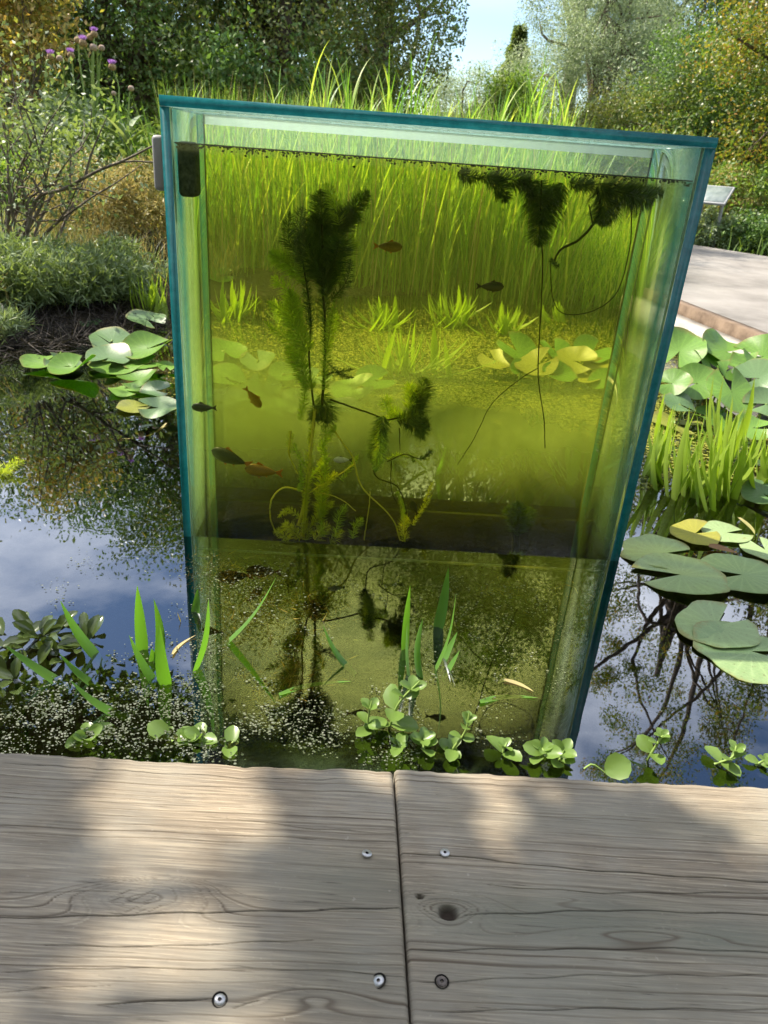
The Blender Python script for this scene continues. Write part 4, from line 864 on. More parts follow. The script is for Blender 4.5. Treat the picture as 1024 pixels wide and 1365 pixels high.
# right hand belt of blades, several plants
rb = np.random.default_rng(21)
for lab, bx, by, nb_, spr in [('water soldier touching the tank right edge', 872, 640, 14, 34), ('second water soldier from the tank in the right belt', 905, 655, 15, 40), ('third water soldier from the tank in the right belt', 940, 668, 14, 44), ('fourth water soldier from the tank in the right belt', 975, 655, 15, 46), ('water soldier at the right picture edge of the belt', 1015, 650, 14, 46), ('back row water soldier under the right lily clump', 960, 615, 14, 50)]:
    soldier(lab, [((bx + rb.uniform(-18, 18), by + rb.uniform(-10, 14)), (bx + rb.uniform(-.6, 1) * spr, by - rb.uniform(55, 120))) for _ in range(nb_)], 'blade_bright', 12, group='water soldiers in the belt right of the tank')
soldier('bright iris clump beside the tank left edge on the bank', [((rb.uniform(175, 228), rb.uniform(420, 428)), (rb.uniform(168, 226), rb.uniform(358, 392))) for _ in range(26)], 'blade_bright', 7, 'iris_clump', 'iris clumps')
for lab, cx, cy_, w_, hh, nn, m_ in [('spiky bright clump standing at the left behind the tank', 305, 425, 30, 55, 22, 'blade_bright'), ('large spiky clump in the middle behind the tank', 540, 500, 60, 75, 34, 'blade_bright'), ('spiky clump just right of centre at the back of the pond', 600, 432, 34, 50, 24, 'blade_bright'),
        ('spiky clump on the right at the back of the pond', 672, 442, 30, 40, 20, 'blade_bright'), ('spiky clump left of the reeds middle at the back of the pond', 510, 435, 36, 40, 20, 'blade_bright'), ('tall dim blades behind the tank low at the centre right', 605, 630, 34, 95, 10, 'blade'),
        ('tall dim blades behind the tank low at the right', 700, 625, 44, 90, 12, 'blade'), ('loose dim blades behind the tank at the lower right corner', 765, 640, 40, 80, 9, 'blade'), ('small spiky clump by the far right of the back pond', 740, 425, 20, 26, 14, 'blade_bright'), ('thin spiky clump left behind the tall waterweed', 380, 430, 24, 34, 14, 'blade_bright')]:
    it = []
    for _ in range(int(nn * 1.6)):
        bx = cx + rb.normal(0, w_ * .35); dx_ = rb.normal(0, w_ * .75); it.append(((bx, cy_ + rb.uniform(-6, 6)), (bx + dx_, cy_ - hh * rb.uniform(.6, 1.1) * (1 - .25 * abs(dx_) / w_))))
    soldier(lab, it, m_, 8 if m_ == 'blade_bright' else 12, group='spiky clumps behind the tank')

# ------------------------------------------------------------------ brooklime by the deck
def ovals(P, D, Nn, r_, asp=.72):
    """rounded leaf, 3 x 5 patch, gently cupped"""
    P = np.asarray(P, float); D = unit(np.asarray(D, float)); S = unit(np.cross(D, Nn)); Nn = np.cross(S, D); V = []; F = []
    s = np.array([0, .12, .35, .65, .88, 1.0]); wv = np.array([.06, .5, .92, 1, .62, .06])
    for p, d, sd, n_, r1 in zip(P, D, S, Nn, r_):
        b = len(V)
        for q, w_ in zip(s, wv):
            for x in (-1, -.5, 0, .5, 1): V.append(p + d * q * r1 * 2 + sd * x * w_ * r1 * asp + n_ * r1 * (.22 * x * x * w_ - .35 * (q - .4) ** 2 + .04 * math.sin(9 * q + 3 * x)))
        for a_ in range(5):
            for c_ in range(4): F.append((b + a_ * 5 + c_, b + a_ * 5 + c_ + 1, b + a_ * 5 + c_ + 6, b + a_ * 5 + c_ + 5))
    return np.array(V), np.array(F)
def brooklime(label, base, top, pairs, rpx, mat='mint', dy_=0.0):
    b = atz(*base, .0); b[1] = max(b[1] + dy_, .0); tpos = aty(top[0], top[1] - 6, b[1] + .01); t_ = thing('brooklime', label, 'water plant', b, 'brooklime sprigs along the deck edge')
    line = smoothline([np.zeros(3), (tpos - b) * .5 + rng.normal(0, .006, 3), tpos - b], 12); V, F = tube(line, np.linspace(.0022, .0014, 12), 6)
    obj('stem', mesh_np('stem', V, F, MAT['stalk'], True), t_)
    sc_ = np.linalg.norm(b - cC) / FPX; az0 = random.uniform(0, 6.28)
    for k_ in range(pairs):
        q = (k_ + .6) / pairs if pairs > 1 else 1.0; p = line[min(11, int(q * 11))]; r_ = rpx * .95 * sc_ * (1.05 - .45 * q) * random.uniform(.75, 1.2); P = []; D = []
        nl = 2 if k_ < pairs - 1 else 4
        for j in range(nl):
            az = az0 + k_ * 1.57 + j * 2 * math.pi / nl + random.uniform(-.3, .3); el = .15 + .5 * q + random.uniform(-.2, .2)
            D.append((math.cos(az) * math.cos(el), math.sin(az) * math.cos(el), math.sin(el))); P.append(p)
        D = np.array(D); Nn = np.tile([0, -.25, 1.0], (nl, 1)) + rng.normal(0, .2, (nl, 3))
        for j in range(nl):
            V, F = ovals(P[j:j + 1], D[j:j + 1], Nn[j:j + 1], [r_]); obj('leaf', mesh_np('leaf', V, F, MAT[mat], True), t_)
for a in [('low brooklime rosette in the duckweed left of the bushy group', (116, 1003), (118, 980), 2, 17), ('leftmost sprig of the bushy brooklime group against the left plank', (222, 1012), (222, 996), 2, 16), ('middle sprig of the bushy brooklime group against the left plank', (246, 1012), (248, 990), 2, 17), ('right sprig of the bushy brooklime group against the left plank', (262, 1012), (266, 996), 2, 16), ('small brooklime sprig right of the bushy group', (306, 1010), (308, 992), 2, 13),
          ('tallest brooklime with broad round leaves at the plank joint', (518, 992), (560, 914), 4, 18), ('small leafy sprig at the foot of the tallest brooklime', (498, 1000), (496, 940), 3, 12), ('bushy yellow green brooklime just right of the joint', (566, 1026), (563, 990), 3, 17), ('low brooklime sprig on the plank end at the joint', (536, 1022), (530, 1004), 2, 14), ('slender brooklime leaning right with lit top leaves', (602, 1026), (626, 956), 4, 13), ('short sprig at the base of the slender leaning brooklime', (596, 1028), (598, 1006), 2, 12),
          ('two leaved brooklime sprig standing alone between the slender one and the leafy clump', (674, 1030), (676, 996), 2, 14), ('left sprig of the leafy brooklime clump at the right plank', (724, 1036), (722, 1002), 3, 16), ('right sprig of the leafy brooklime clump at the right plank', (748, 1038), (752, 1006), 3, 14), ('brooklime seedling with a star of leaves on dark water', (872, 1036), (884, 986), 3, 12), ('rightmost brooklime seedling on a leaning brown stem', (964, 1042), (982, 1000), 3, 12), ('sprig cut by the right edge at the plank', (1020, 1044), (1024, 1022), 2, 10)]:
    brooklime(*a, dy_=.035)
p = atz(806, 1030, .03); t_ = thing('pennywort', 'single round yellow green leaf lying against the right plank', 'water plant', p)
V, F = ovals([(0, 0, 0)], [(0.55, .1, .3)], [(-.2, -.7, 1)], [17 * np.linalg.norm(p - cC) / FPX], .95); obj('leaf', mesh_np('leaf', V, F, MAT['mint'], True), t_)
V, F = tube(smoothline([(-.03, .0, .004), (-.018, .004, .01), (0, 0, 0)], 6), .0015, 5); obj('stem', mesh_np('stem', V, F, MAT['stalk'], True), t_)
# dark pondweed with upright oval leaves at the left edge
for lab, cx, cy_, nn in [('dark pondweed tuft at the left picture edge', 12, 862, 15), ('dark pondweed tuft with raised oval leaves left of the slanting blades', 55, 848, 18), ('dark pondweed tuft behind the longest slanting blade', 112, 860, 12), ('dark pondweed tuft lowest at the left edge', 20, 905, 12)]:
    b = atz(cx, cy_); t_ = thing('pondweed', lab, 'water plant', b, 'dark pondweed at the left'); sc_ = np.linalg.norm(b - cC) / FPX
    V, F = tube(np.array([(0, 0, -.15), (.004, 0, -.07), (0, 0, 0)]), .003, 5); obj('stem', mesh_np('stem', V, F, MAT['stem_dark'], True), t_)
    for j in range(nn):
        a_ = rb.uniform(0, 6.28); rr = rb.uniform(0, 30) * sc_; el = rb.uniform(-.05, 1.0)
        V, F = ovals([(rr * math.cos(a_), rr * math.sin(a_) * 1.2, .002)], [(math.cos(a_) * math.cos(el), math.sin(a_) * math.cos(el), math.sin(el) + .05)], [(0, -.3, 1)], [14 * sc_ * rb.uniform(.8, 1.2)], .5); obj('leaf', mesh_np('leaf', V, F, MAT['dark_pondweed'], True), t_)

# ------------------------------------------------------------------ floating stuff
def flecks(n, areas, s0, s1, z=.003, seed=1):
    r = np.random.default_rng(seed); P = []
    for (x0, x1, y0, y1, wgt) in areas:
        m_ = int(n * wgt); cx = r.uniform(x0, x1, max(2, m_ // 26)); cy2 = r.uniform(y0, y1, max(2, m_ // 26)); j = r.integers(0, len(cx), m_)
        px = np.clip(cx[j] + r.normal(0, 12, m_), x0 - 15, x1 + 15); py = np.clip(cy2[j] + r.normal(0, 8, m_), y0 - 10, y1 + 10)
        d = cF[None] * FPX + (px - 512)[:, None] * cR - (py - 682.5)[:, None] * cU; P.append(cC + d * ((z - EYE) / d[:, 2])[:, None])
    P = np.concatenate(P)
    ins = ((P - A0) @ e1 > -.005) & ((P - A0) @ e1 < TW + .005) & ((P - A0) @ e2 > -.004) & ((P - A0) @ e2 < TD + .004); P = P[~ins & (P[:, 1] > .735)]
    n = len(P); s = (s0 + (s1 - s0) * r.beta(1.2, 3.0, n))[:, None]; a0 = r.uniform(0, 6.28, n); V = []
    for k_ in range(6):
        a_ = a0 + k_ * np.pi / 3; V.append(P + np.stack([np.cos(a_), .85 * np.sin(a_), .12 * np.sin(a_ * 1 + k_)], 1) * s)
    V = np.stack(V, 1).reshape(-1, 3); return V, np.arange(n * 6).reshape(n, 6)
V, F = flecks(6000, [(0, 290, 905, 1005, .40), (150, 300, 850, 930, .08), (250, 470, 760, 1000, .16), (300, 560, 930, 1015, .14), (480, 780, 770, 1010, .11), (600, 760, 780, 880, .06), (0, 200, 740, 830, .015), (240, 420, 730, 830, .05)], .0006, .0030)
tag(obj('duckweed', mesh_np('duckweed', V, F, MAT['duckweed'])), 'pale duckweed and specks floating in front of the tank', 'duckweed', kind='stuff')
V, F = flecks(62000, [(240, 900, 405, 470, .2), (420, 900, 440, 585, .6), (240, 520, 440, 560, .06), (840, 1010, 560, 640, .04)], .0022, .0075, seed=3)
tag(obj('algae_mat', mesh_np('algae_mat', V, F, MAT['algae_mat'])), 'yellow green algae mat floating on the pond behind the tank', 'algae', kind='stuff')
# drowned brown algae just under the surface in front of the tank
pr = []
for (cx, cy_, sx_, sy_, n) in [(350, 830, 70, 45, 1500), (290, 760, 45, 25, 600), (210, 700, 20, 40, 300), (380, 900, 45, 25, 500), (420, 800, 30, 25, 250), (690, 780, 70, 18, 160)]:
    px = rng.normal(cx, sx_ * .6, n); py = rng.normal(cy_, sy_ * .6, n); d = cF[None] * FPX + (px - 512)[:, None] * cR - (py - 682.5)[:, None] * cU
    zz = -rng.uniform(.004, .07, n); P = cC + d * ((zz - EYE) / d[:, 2])[:, None]; pr.append(leaves(P, rdir(n) * [1, 1, .5], rdir(n), rng.uniform(.01, .035, n), .0022, .1))
V, F = merge(pr); P = V[::4]; kk_ = ~(((P - A0) @ e2 > -.035) & ((P - A0) @ e1 > -.02) & ((P - A0) @ e1 < TW + .02)); F = F[kk_]
used = np.unique(F); rm = -np.ones(len(V), int); rm[used] = np.arange(len(used)); V = V[used]; F = rm[F]
tag(obj('drowned_algae', mesh_np('drowned_algae', V, F, MAT['sub_algae'])), 'brownish algae drifting under the surface in front of the tank', 'algae', kind='stuff')
def floater(label, a, b, wpx, mat, name='drifting_leaf', h=.004):
    A, B = atz(*a, h), atz(*b, h); V, F = strap(A - A, B - A, wpx * np.linalg.norm(A - cC) / FPX, .25); tag(obj(name, mesh_np(name, V, F, MAT[mat], True), None, A), label, 'floating leaf', 'drifting leaves and stems')
floater('yellow grass stem lying on the water left of the tank', (222, 564), (160, 585), 4, 'lily_yellow' if False else 'dry_leaf')
floater('long drowned green blade floating left of the tall brooklime', (372, 926), (470, 908), 9, 'blade', h=.003)
floater('drowned green blade floating right of the upright blades', (640, 936), (718, 930), 10, 'blade', h=.003)
floater('bleached curled leaf floating at the right of the reflection', (672, 906), (712, 922), 7, 'dry_leaf', h=.003)
floater('brown twig like leaf floating against the tank left edge', (230, 872), (262, 846), 5, 'dry_leaf', h=.004)
floater('red brown dead leaf between the floating lily pads', (945, 728), (985, 738), 16, 'brown_leaf', h=.008)
floater('pale dead stem by the rightmost floating pads', (985, 690), (1006, 712), 6, 'dry_leaf', h=.02)
# feathery sprig at the left picture edge
b = atz(0, 632); t_ = thing('feathery_sprig', 'feathery yellow green sprig floating at the left picture edge', 'water plant', b)
for q in range(5):
    e_ = np.array([rb.uniform(.0, .06), rb.uniform(-.03, .05), rb.uniform(.01, .04)]); V, F = frond_geo(np.array([np.zeros(3), e_ * .5, e_]), .014, .008, .004, 8, .6, .002); obj('frond', mesh_np('frond', V, F, MAT['horn_pale']), t_)

# ------------------------------------------------------------------ reeds
def reed_geo(r, h):
    parts = []; bend = r.uniform(-.08, .08, 2); s = np.linspace(0, 1, 7)[:, None]
    line = np.concatenate([bend[0] * s ** 2 * h, bend[1] * s ** 2 * h, s * h * .8], 1); parts_stem = tube(line, np.linspace(.005, .002, 7), 4)
    n = 13; k_ = r.uniform(.05, .95, n); P = np.stack([np.interp(k_, s[:, 0], line[:, 0]), np.interp(k_, s[:, 0], line[:, 1]), k_ * h * .8], 1)
    Vb, Fb = blades(P, r.uniform(0, 6.28, n), r.uniform(.08, .35, n), r.uniform(.35, .6, n) * h * .75, r.uniform(.007, .014, n), r.uniform(.1, .9, n), 6, 2.0, face=None)
    return parts_stem, (Vb, Fb)
PX0, PX1 = -1.45, 1.0
rr_ = np.random.default_rng(31); protos = []
for v in range(5):
    st, bl = reed_geo(rr_, 1.0); protos.append((mesh_np('stem', *st, MAT['reed'], True), mesh_np('blades', *bl, MAT['reed'])))
RL = ['green reed in the front row of the reed bed behind the tank', 'tall pale topped reed rising above the tank lid from the reed bed']
for q in range(150):
    tall = q < 90
    x = rr_.uniform(PX0, PX1) if not tall else [-.5, -.42, .02, .12, .32, .42, .62, .8, -.2, .9, .55, -.8][q % 12] + rr_.normal(0, .13); y = rr_.uniform(4.75, 5.3) if not tall else rr_.uniform(5.0, 5.9)
    t_ = thing('reed', RL[1] if tall else RL[0], 'reed', (x, y, max(-.25, float(gz(np.array([x]), np.array([y]))[0])) - .01), 'tall reeds above the tank' if tall else 'front row reeds', rr_.uniform(0, 6.28))
    hh = rr_.uniform(.95, 1.28) if tall else rr_.uniform(.75, 1.05); t_.scale = (hh, hh, hh); ms = protos[q % 5]; obj('stem', ms[0], t_); obj('blades', ms[1], t_)
n = 7500; P = np.stack([rr_.uniform(PX0 - .1, PX1 + .1, n), rr_.uniform(4.85, 6.6, n), np.zeros(n)], 1)
V1, F1 = blades(P, rr_.uniform(0, 6.28, n), np.abs(rr_.normal(.08, .12, n)), rr_.uniform(.68, 1.2, n), rr_.uniform(.006, .014, n), np.abs(rr_.normal(.15, .35, n)), 6, 2.2)
tag(obj('reed_bed', mesh_np('reed_bed', V1, F1, MAT['reed'])), 'dense green reed bed at the back of the pond behind the tank', 'reeds', kind='stuff')
n = 500; P = np.stack([rr_.uniform(PX0, PX1 + .1, n), rr_.uniform(4.8, 6.4, n), np.zeros(n)], 1)
V1, F1 = blades(P, rr_.uniform(0, 6.28, n), np.abs(rr_.normal(.04, .1, n)), rr_.uniform(.5, 1.3, n), .007, np.abs(rr_.normal(.05, .2, n)), 5, 4)
tag(obj('dry_reed_stems', mesh_np('dry_reed_stems', V1, F1, MAT['reed_dry'])), 'straw coloured dead stems mixed through the reed bed', 'reeds', kind='stuff')

# ------------------------------------------------------------------ trees and shrubs
def clumpcloud(r, c, rx, ry, rz, ncl, per, cs, hollow=.45, squash=.8):
    d = rdir(ncl, r); q = r.uniform(hollow, 1, ncl)[:, None] ** .6; C_ = np.array(c) + d * q * np.array([rx, ry, rz]) * (1 + .18 * np.sin(d[:, :1] * 5 + d[:, 1:2] * 7))
    s = cs * r.uniform(.55, 1.35, ncl)
    P = np.repeat(C_, per, 0) + np.clip(r.normal(0, 1, (ncl * per, 3)), -1.35, 1.35) * np.repeat(s, per)[:, None] * np.array([.6, .6, .6 * squash])
    return C_, P
def leafset(r, P, Ls, Ws, up=.6, down=0.0, fold=.2):
    n = len(P); D = rdir(n, r) - np.array([0, 0, down]); Nn = rdir(n, r) + np.array([0, 0, up]); return leaves(P, D, Nn, Ls * r.uniform(.7, 1.3, n), Ws * r.uniform(.7, 1.3, n), fold)
def limbs(r, base, C_, n, r0, top):
    parts = []
    for j in r.choice(len(C_), min(n, len(C_)), replace=False):
        s0 = r.uniform(.25, .95); a = base + (top - base) * s0; b = C_[j]; m_ = (a + b) / 2 + r.normal(0, .12, 3) * np.linalg.norm(b - a); parts.append(tube(smoothline([a, m_, b], 7), np.linspace(r0 * (1 - s0 * .6) * .45, r0 * .05, 7), 5))
    return parts
def tree(name, label, x, y, h, rx, ry, rz, cz, ncl, per, cs, leaf, lmat, tr=.12, seed=1, group=None, cat='tree', down=0.0, nl=30, extra=None, wl=.55, hollow=.45, tophop=.75, bm='bark', thin=None):
    r = np.random.default_rng(seed); g = float(gz(np.array([x]), np.array([y]))[0]) - .05; t_ = thing(name, label, cat, (x, y, g), group)
    base = np.zeros(3); top = np.array([r.normal(0, .2), r.normal(0, .2), h * tophop]); mid = top * .5 + r.normal(0, .1, 3) * [1, 1, 0]
    C_, P = clumpcloud(r, (0, 0, cz), rx, ry, rz, ncl, per, cs, hollow)
    if thin: C_ = C_; kp = (C_[:, 2] < thin[0]) | (r.uniform(0, 1, len(C_)) < thin[1]); P = np.where(np.repeat(C_[:, 2] > thin[0], per)[:, None], np.repeat(C_, per, 0) + (P - np.repeat(C_, per, 0)) * .62, P)[np.repeat(kp, per)]; C_ = C_[kp]
    keep = P[:, 2] > .02; P = P[keep]
    parts = [tube(smoothline([base, mid, top], 10), np.linspace(tr, tr * .25, 10), 8)] + limbs(r, base, C_, nl, tr, top)
    V, F = merge(parts); obj('trunk', mesh_np('trunk', V, F, MAT[bm], True), t_)
    V, F = leafset(r, P, leaf, leaf * wl, .5, down); obj('crown', mesh_np('crown', V, F, MAT[lmat]), t_)
    if extra: extra(t_, r, C_, P)
    return t_
def berries(t_, r, C_, P):
    j = r.choice(len(P), 260); V = []; F = []; pr = []
    V0, F0 = lathe([(0, -.012), (.009, -.007), (.012, 0), (.009, .007), (0, .012)], 6)
    for q in j: pr.append((V0 + P[q] + r.normal(0, .03, 3), F0))
    V, F = merge(pr); tag(obj('berries', mesh_np('berries', V, F, MAT['berry'], True), t_), kind='stuff')
GTREE = 'trees behind the reeds'
tree('broadleaf_tree', 'large dark broadleaf tree filling the back left above the thistles', -3.3, 10.2, 4.7, 2.3, 1.8, 2.4, 2.3, 320, 334, .5, 0.051, 'dark_leaf', .2, 1, GTREE, nl=40)
tree('broadleaf_tree', 'dark olive tree behind the reeds left of the sky gap', -1.45, 9.6, 5.2, 1.5, 1.6, 2.7, 2.6, 300, 334, .48, 0.049, 'dark_leaf2', .17, 2, GTREE, nl=40)
tree('broadleaf_tree', 'airy tree overhanging the left side of the sky gap', -.75, 12.2, 5.6, 1.15, 1.3, 2.8, 2.9, 150, 273, .42, 0.051, 'dark_leaf', .15, 3, GTREE)
tree('broadleaf_tree', 'dark tree far left behind the golden shrub', -6.4, 9.6, 4.2, 2.2, 1.8, 2.1, 2.0, 220, 304, .55, 0.051, 'dark_leaf2', .18, 4, GTREE)
tree('willow_tree', 'silvery grey willow right of the sky gap', 3.05, 14.2, 4.3, 1.4, 1.4, 2.2, 2.1, 300, 456, .36, 0.051, 'willow_leaf', .16, 5, GTREE, down=.5, wl=.24)
tree('willow_tree', 'smaller pale willow bush below the sky gap', .85, 13.6, 2.3, .75, .8, 1.1, 1.05, 130, 334, .3, 0.046, 'willow_leaf', .08, 6, GTREE, down=.3, wl=.25)
tree('broadleaf_tree', 'fresh green shrub between the two willows', 1.5, 13.2, 2.4, .38, .6, 1.1, 1.05, 80, 304, .24, 0.046, 'green_leaf', .07, 7, GTREE)
tree('broadleaf_tree', 'tall dark tree towering behind the silvery willow', 5.2, 18.5, 7.0, 1.7, 1.7, 3.2, 4.4, 200, 273, .6, 0.071, 'dark_leaf', .22, 8, GTREE)
tree('hawthorn_tree', 'yellowing hawthorn with red berries at the right beyond the path', 4.6, 9.4, 8.2, 1.75, 1.7, 4.2, 4.7, 380, 304, .42, 0.044, 'hawthorn_leaf', .17, 9, GTREE, extra=berries, nl=50, thin=(3.6, .42))
tree('broadleaf_tree', 'shadowy tree behind the hawthorn at the far right', 6.8, 11.2, 4.4, 2.0, 1.8, 2.3, 2.2, 220, 304, .6, 0.051, 'dark_leaf2', .18, 10, GTREE)
tree('broadleaf_tree', 'dark low tree under the hawthorn behind the info panels', 4.2, 11.6, 2.5, 1.3, 1.0, 1.3, 1.15, 170, 304, .4, 0.046, 'dark_leaf', .12, 12, GTREE)
tree('broadleaf_tree', 'low dark bush between the silvery willow and the hawthorn', 2.9, 11.4, 1.7, .9, .8, .9, .8, 120, 304, .32, 0.041, 'dark_leaf2', .1, 13, GTREE)
tree('broadleaf_tree', 'added tall tree far behind the silvery willow, its unseen crown blocking sky from the reflection', 3.4, 18.8, 12.5, 3.2, 1.7, 4.2, 9.2, 360, 110, .6, .11, 'dark_leaf', .2, 15, GTREE, nl=40)  # added so its crown darkens the tank's reflection in the pond
# conifer tip in the sky gap
t_ = thing('conifer', 'slim distant conifer poking into the sky gap', 'tree', (2.72, 24, 0), GTREE); r = np.random.default_rng(44)
V, F = tube(np.array([(0, 0, 0), (0, 0, 2), (0, 0, 4.0)]), [.12, .08, .02], 6); obj('trunk', mesh_np('trunk', V, F, MAT['bark'], True), t_)
n = 7000; hz = r.uniform(0, 1, n) ** .8; az = r.uniform(0, 6.28, n); rd = (1 - hz) * 1.5 * r.uniform(.3, 1, n) * (.75 + .25 * np.sin(hz * 60)); P = np.stack([rd * np.cos(az), rd * np.sin(az), .4 + hz * 3.8 - rd * .25], 1)
V, F = leaves(P, np.stack([np.cos(az), np.sin(az), -.3 + 0 * az], 1) + r.normal(0, .3, (n, 3)), rdir(n, r) + [0, 0, 1], .22, .06); obj('crown', mesh_np('crown', V, F, MAT['far_leaf']), t_)
# unseen trees added at the viewer's back: they darken what the glass mirrors
pb = tree('broadleaf_tree', 'added unseen tree behind the viewer, darkening the glass reflection', -4.5, -5.5, 7.5, 2.6, 2.0, 3.8, 3.8, 220, 60, .8, .2, 'dark_leaf2', .2, 60, 'added trees behind the viewer')
for q, (x, y, s_) in enumerate([(0, -6.2, 1.1), (4.4, -5.4, 1.0), (-8.6, -2.6, .9), (8.6, -3.0, 1.0)]): dup(pb, (x, y, 0), q * 1.3, s_)
# far hedge rows closing the horizon: separate bushes
r = np.random.default_rng(77); protoh = None
for q, (x, y, s) in enumerate([(-16, 26, 1.3), (-11.5, 27, 1.1), (-7, 25, 1.0), (-2.5, 27, .8), (1.6, 30, .5), (5.2, 30, .6), (9.5, 27, .95), (13.5, 26, 1.2), (18, 27, 1.4)]):
    if protoh is None: protoh = tree('far_bush', 'distant bush in the hedge closing the garden', x, y, 2.6, 2.9, 2.0, 2.0, 1.8, 150, 60, .7, .2, 'far_leaf', .1, 78, 'distant hedge bushes', 'bush'); protoh.scale = (s, s, s)
    else: dup(protoh, (x, y, 0), r.uniform(0, 6.28), s)

# overhanging tree left of the frame: dapples the deck and the left bank
def over():
    r = np.random.default_rng(91); x, y = -6.2, 1.2; g = float(gz(np.array([x]), np.array([y]))[0]); t_ = thing('alder_tree', 'alder overhanging from beyond the left picture edge', 'tree', (x, y, g)); base = np.array([x, y, g])
    spots = [(20, 1060, .055), (10, 1120, .055), (0, 1180, .04), (40, 1110, .03), (420, 1130, .025), (60, 1215, .02), (-60, 1100, .07), (-60, 1250, .09), (400, 1050, .022), (440, 1085, .03), (410, 1190, .035), (450, 1170, .035), (480, 1150, .03), (510, 1200, .035), (430, 1240, .03), (470, 1300, .03), (500, 1345, .03), (450, 1340, .028),
             (-40, 1020, .07), (-50, 1180, .07), (460, 1060, .03), (480, 1250, .035), (590, 1150, .03), (770, 1100, .03), (560, 1270, .045), (1020, 1350, .07), (940, 1365, .06),
             (560, 1180, .04), (600, 1230, .05), (720, 1220, .055), (850, 1230, .06), (1010, 1240, .07), (720, 1300, .055), (900, 1310, .06), (1000, 1320, .06), (590, 1330, .04), (700, 1350, .05), 
             (790, 1080, .03), (860, 1070, .035), (830, 1140, .04), (580, 1060, .02), (560, 1110, .022), (950, 1190, .04), (1020, 1180, .04)]
    C_ = []; P = []
    for (px, py, s) in spots:
        d = atz(px, py, DZ); hgt = r.uniform(2.7, 3.6); c = d + SD * (hgt / SD[2]); C_.append(c - base); m_ = int(26 + 5200 * s * s * 1.5); P.append((c - base) + r.normal(0, 1, (m_, 3)) * s * np.array([.62, .62, .62]))
    nb0 = len(C_)
    for px_ in range(-40, 290, 34):                       # dense bough added over the pond so its reflection darkens the water
        for py_ in (925, 955, 985, 1012):
            q = atz(px_ + r.normal(0, 9), py_ + r.normal(0, 8)); dv = q - cC; dv = dv / np.linalg.norm(dv); dv[2] = -dv[2]
            if r.uniform() < .22 + .25 * (py_ < 940): continue
            c = q + dv * ((r.uniform(1.9, 2.3)) / dv[2]); C_.append(c - base); P.append((c - base) + np.clip(r.normal(0, 1, (150, 3)), -1.6, 1.6) * .085)
    nb1 = len(C_)
    C2, P2 = clumpcloud(r, (-.6, -.3, 4.3), 2.0, 1.8, 1.8, 110, 80, .45); C_ = np.concatenate([np.array(C_), C2]); P = np.concatenate(P + [P2])
    top = np.array([.2, -.1, 3.9]); parts = [tube(smoothline([np.zeros(3), (.1, .1, 1.8), top], 10), np.linspace(.17, .06, 10), 8)] + limbs(r, np.zeros(3), C2, 30, .17, top)
    # long boughs reaching over the pond
    g1 = np.mean(C_[:6], 0); g2 = np.mean(C_[6:16], 0); g3 = np.mean(C_[16:24], 0); g4 = np.mean(C_[24:40], 0)
    for gg, grp in ((g1, C_[:6]), (g2, C_[6:16]), (g3, C_[16:24]), (g4, C_[24:40])):
        parts.append(tube(smoothline([top * .8, (top * .8 + gg) / 2 + [0, 0, .25], gg], 10), np.linspace(.05, .012, 10), 6))
        for c in grp: parts.append(tube(smoothline([gg, (gg + c) / 2 + r.normal(0, .02, 3), c], 5), .004, 4))
    gg = np.mean(C_[nb0:nb1], 0); gg[2] -= .1; parts.append(tube(smoothline([top * .8, (top * .8 + gg) / 2 + [0, .2, .35], gg], 14), np.linspace(.06, .018, 14), 6))
    for c in C_[nb0:nb1]: parts.append(tube(smoothline([gg, (gg + c) / 2 + r.normal(0, .04, 3), c], 6), np.linspace(.009, .003, 6), 4))
    V, F = merge(parts); obj('trunk', mesh_np('trunk', V, F, MAT['bark'], True), t_)
    V, F = leafset(r, P, .06, .042, .6); obj('crown', mesh_np('crown', V, F, MAT['green_leaf']), t_)
over()

def shrub(label, px, py, z, Y, rx, ry, rz, n, leaf, lmat, seed, name='shrub', group=None, twigs=14, tm='twig', wl=.45, up=.3, cl=60, cs=.12, cat='shrub', down=-.3):
    """low leafy shrub: pixel of its middle foot on the bank"""
    r = np.random.default_rng(seed); p = aty(px, py, Y); g = float(gz(np.array([p[0]]), np.array([Y]))[0]); t_ = thing(name, label, cat, (p[0], Y, g - .01), group)
    C_, P = clumpcloud(r, (0, 0, rz * .95), rx, ry, rz, cl, n // cl, cs, .3); P = P[P[:, 2] > 0.01]
    parts = []
    for j in r.choice(len(C_), twigs):
        a = np.array([r.normal(0, rx * .15), r.normal(0, ry * .15), 0]); parts.append(tube(smoothline([a, (a + C_[j]) / 2 + r.normal(0, .05, 3) * rx, C_[j]], 7), np.linspace(.009, .002, 7) * min(1.3, max(.4, rz)), 5))
    V, F = merge(parts); obj('stems', mesh_np('stems', V, F, MAT[tm], True), t_)
    V, F = leafset(r, P, leaf, leaf * wl, up, down); obj('foliage', mesh_np('foliage', V, F, MAT[lmat]), t_); return t_
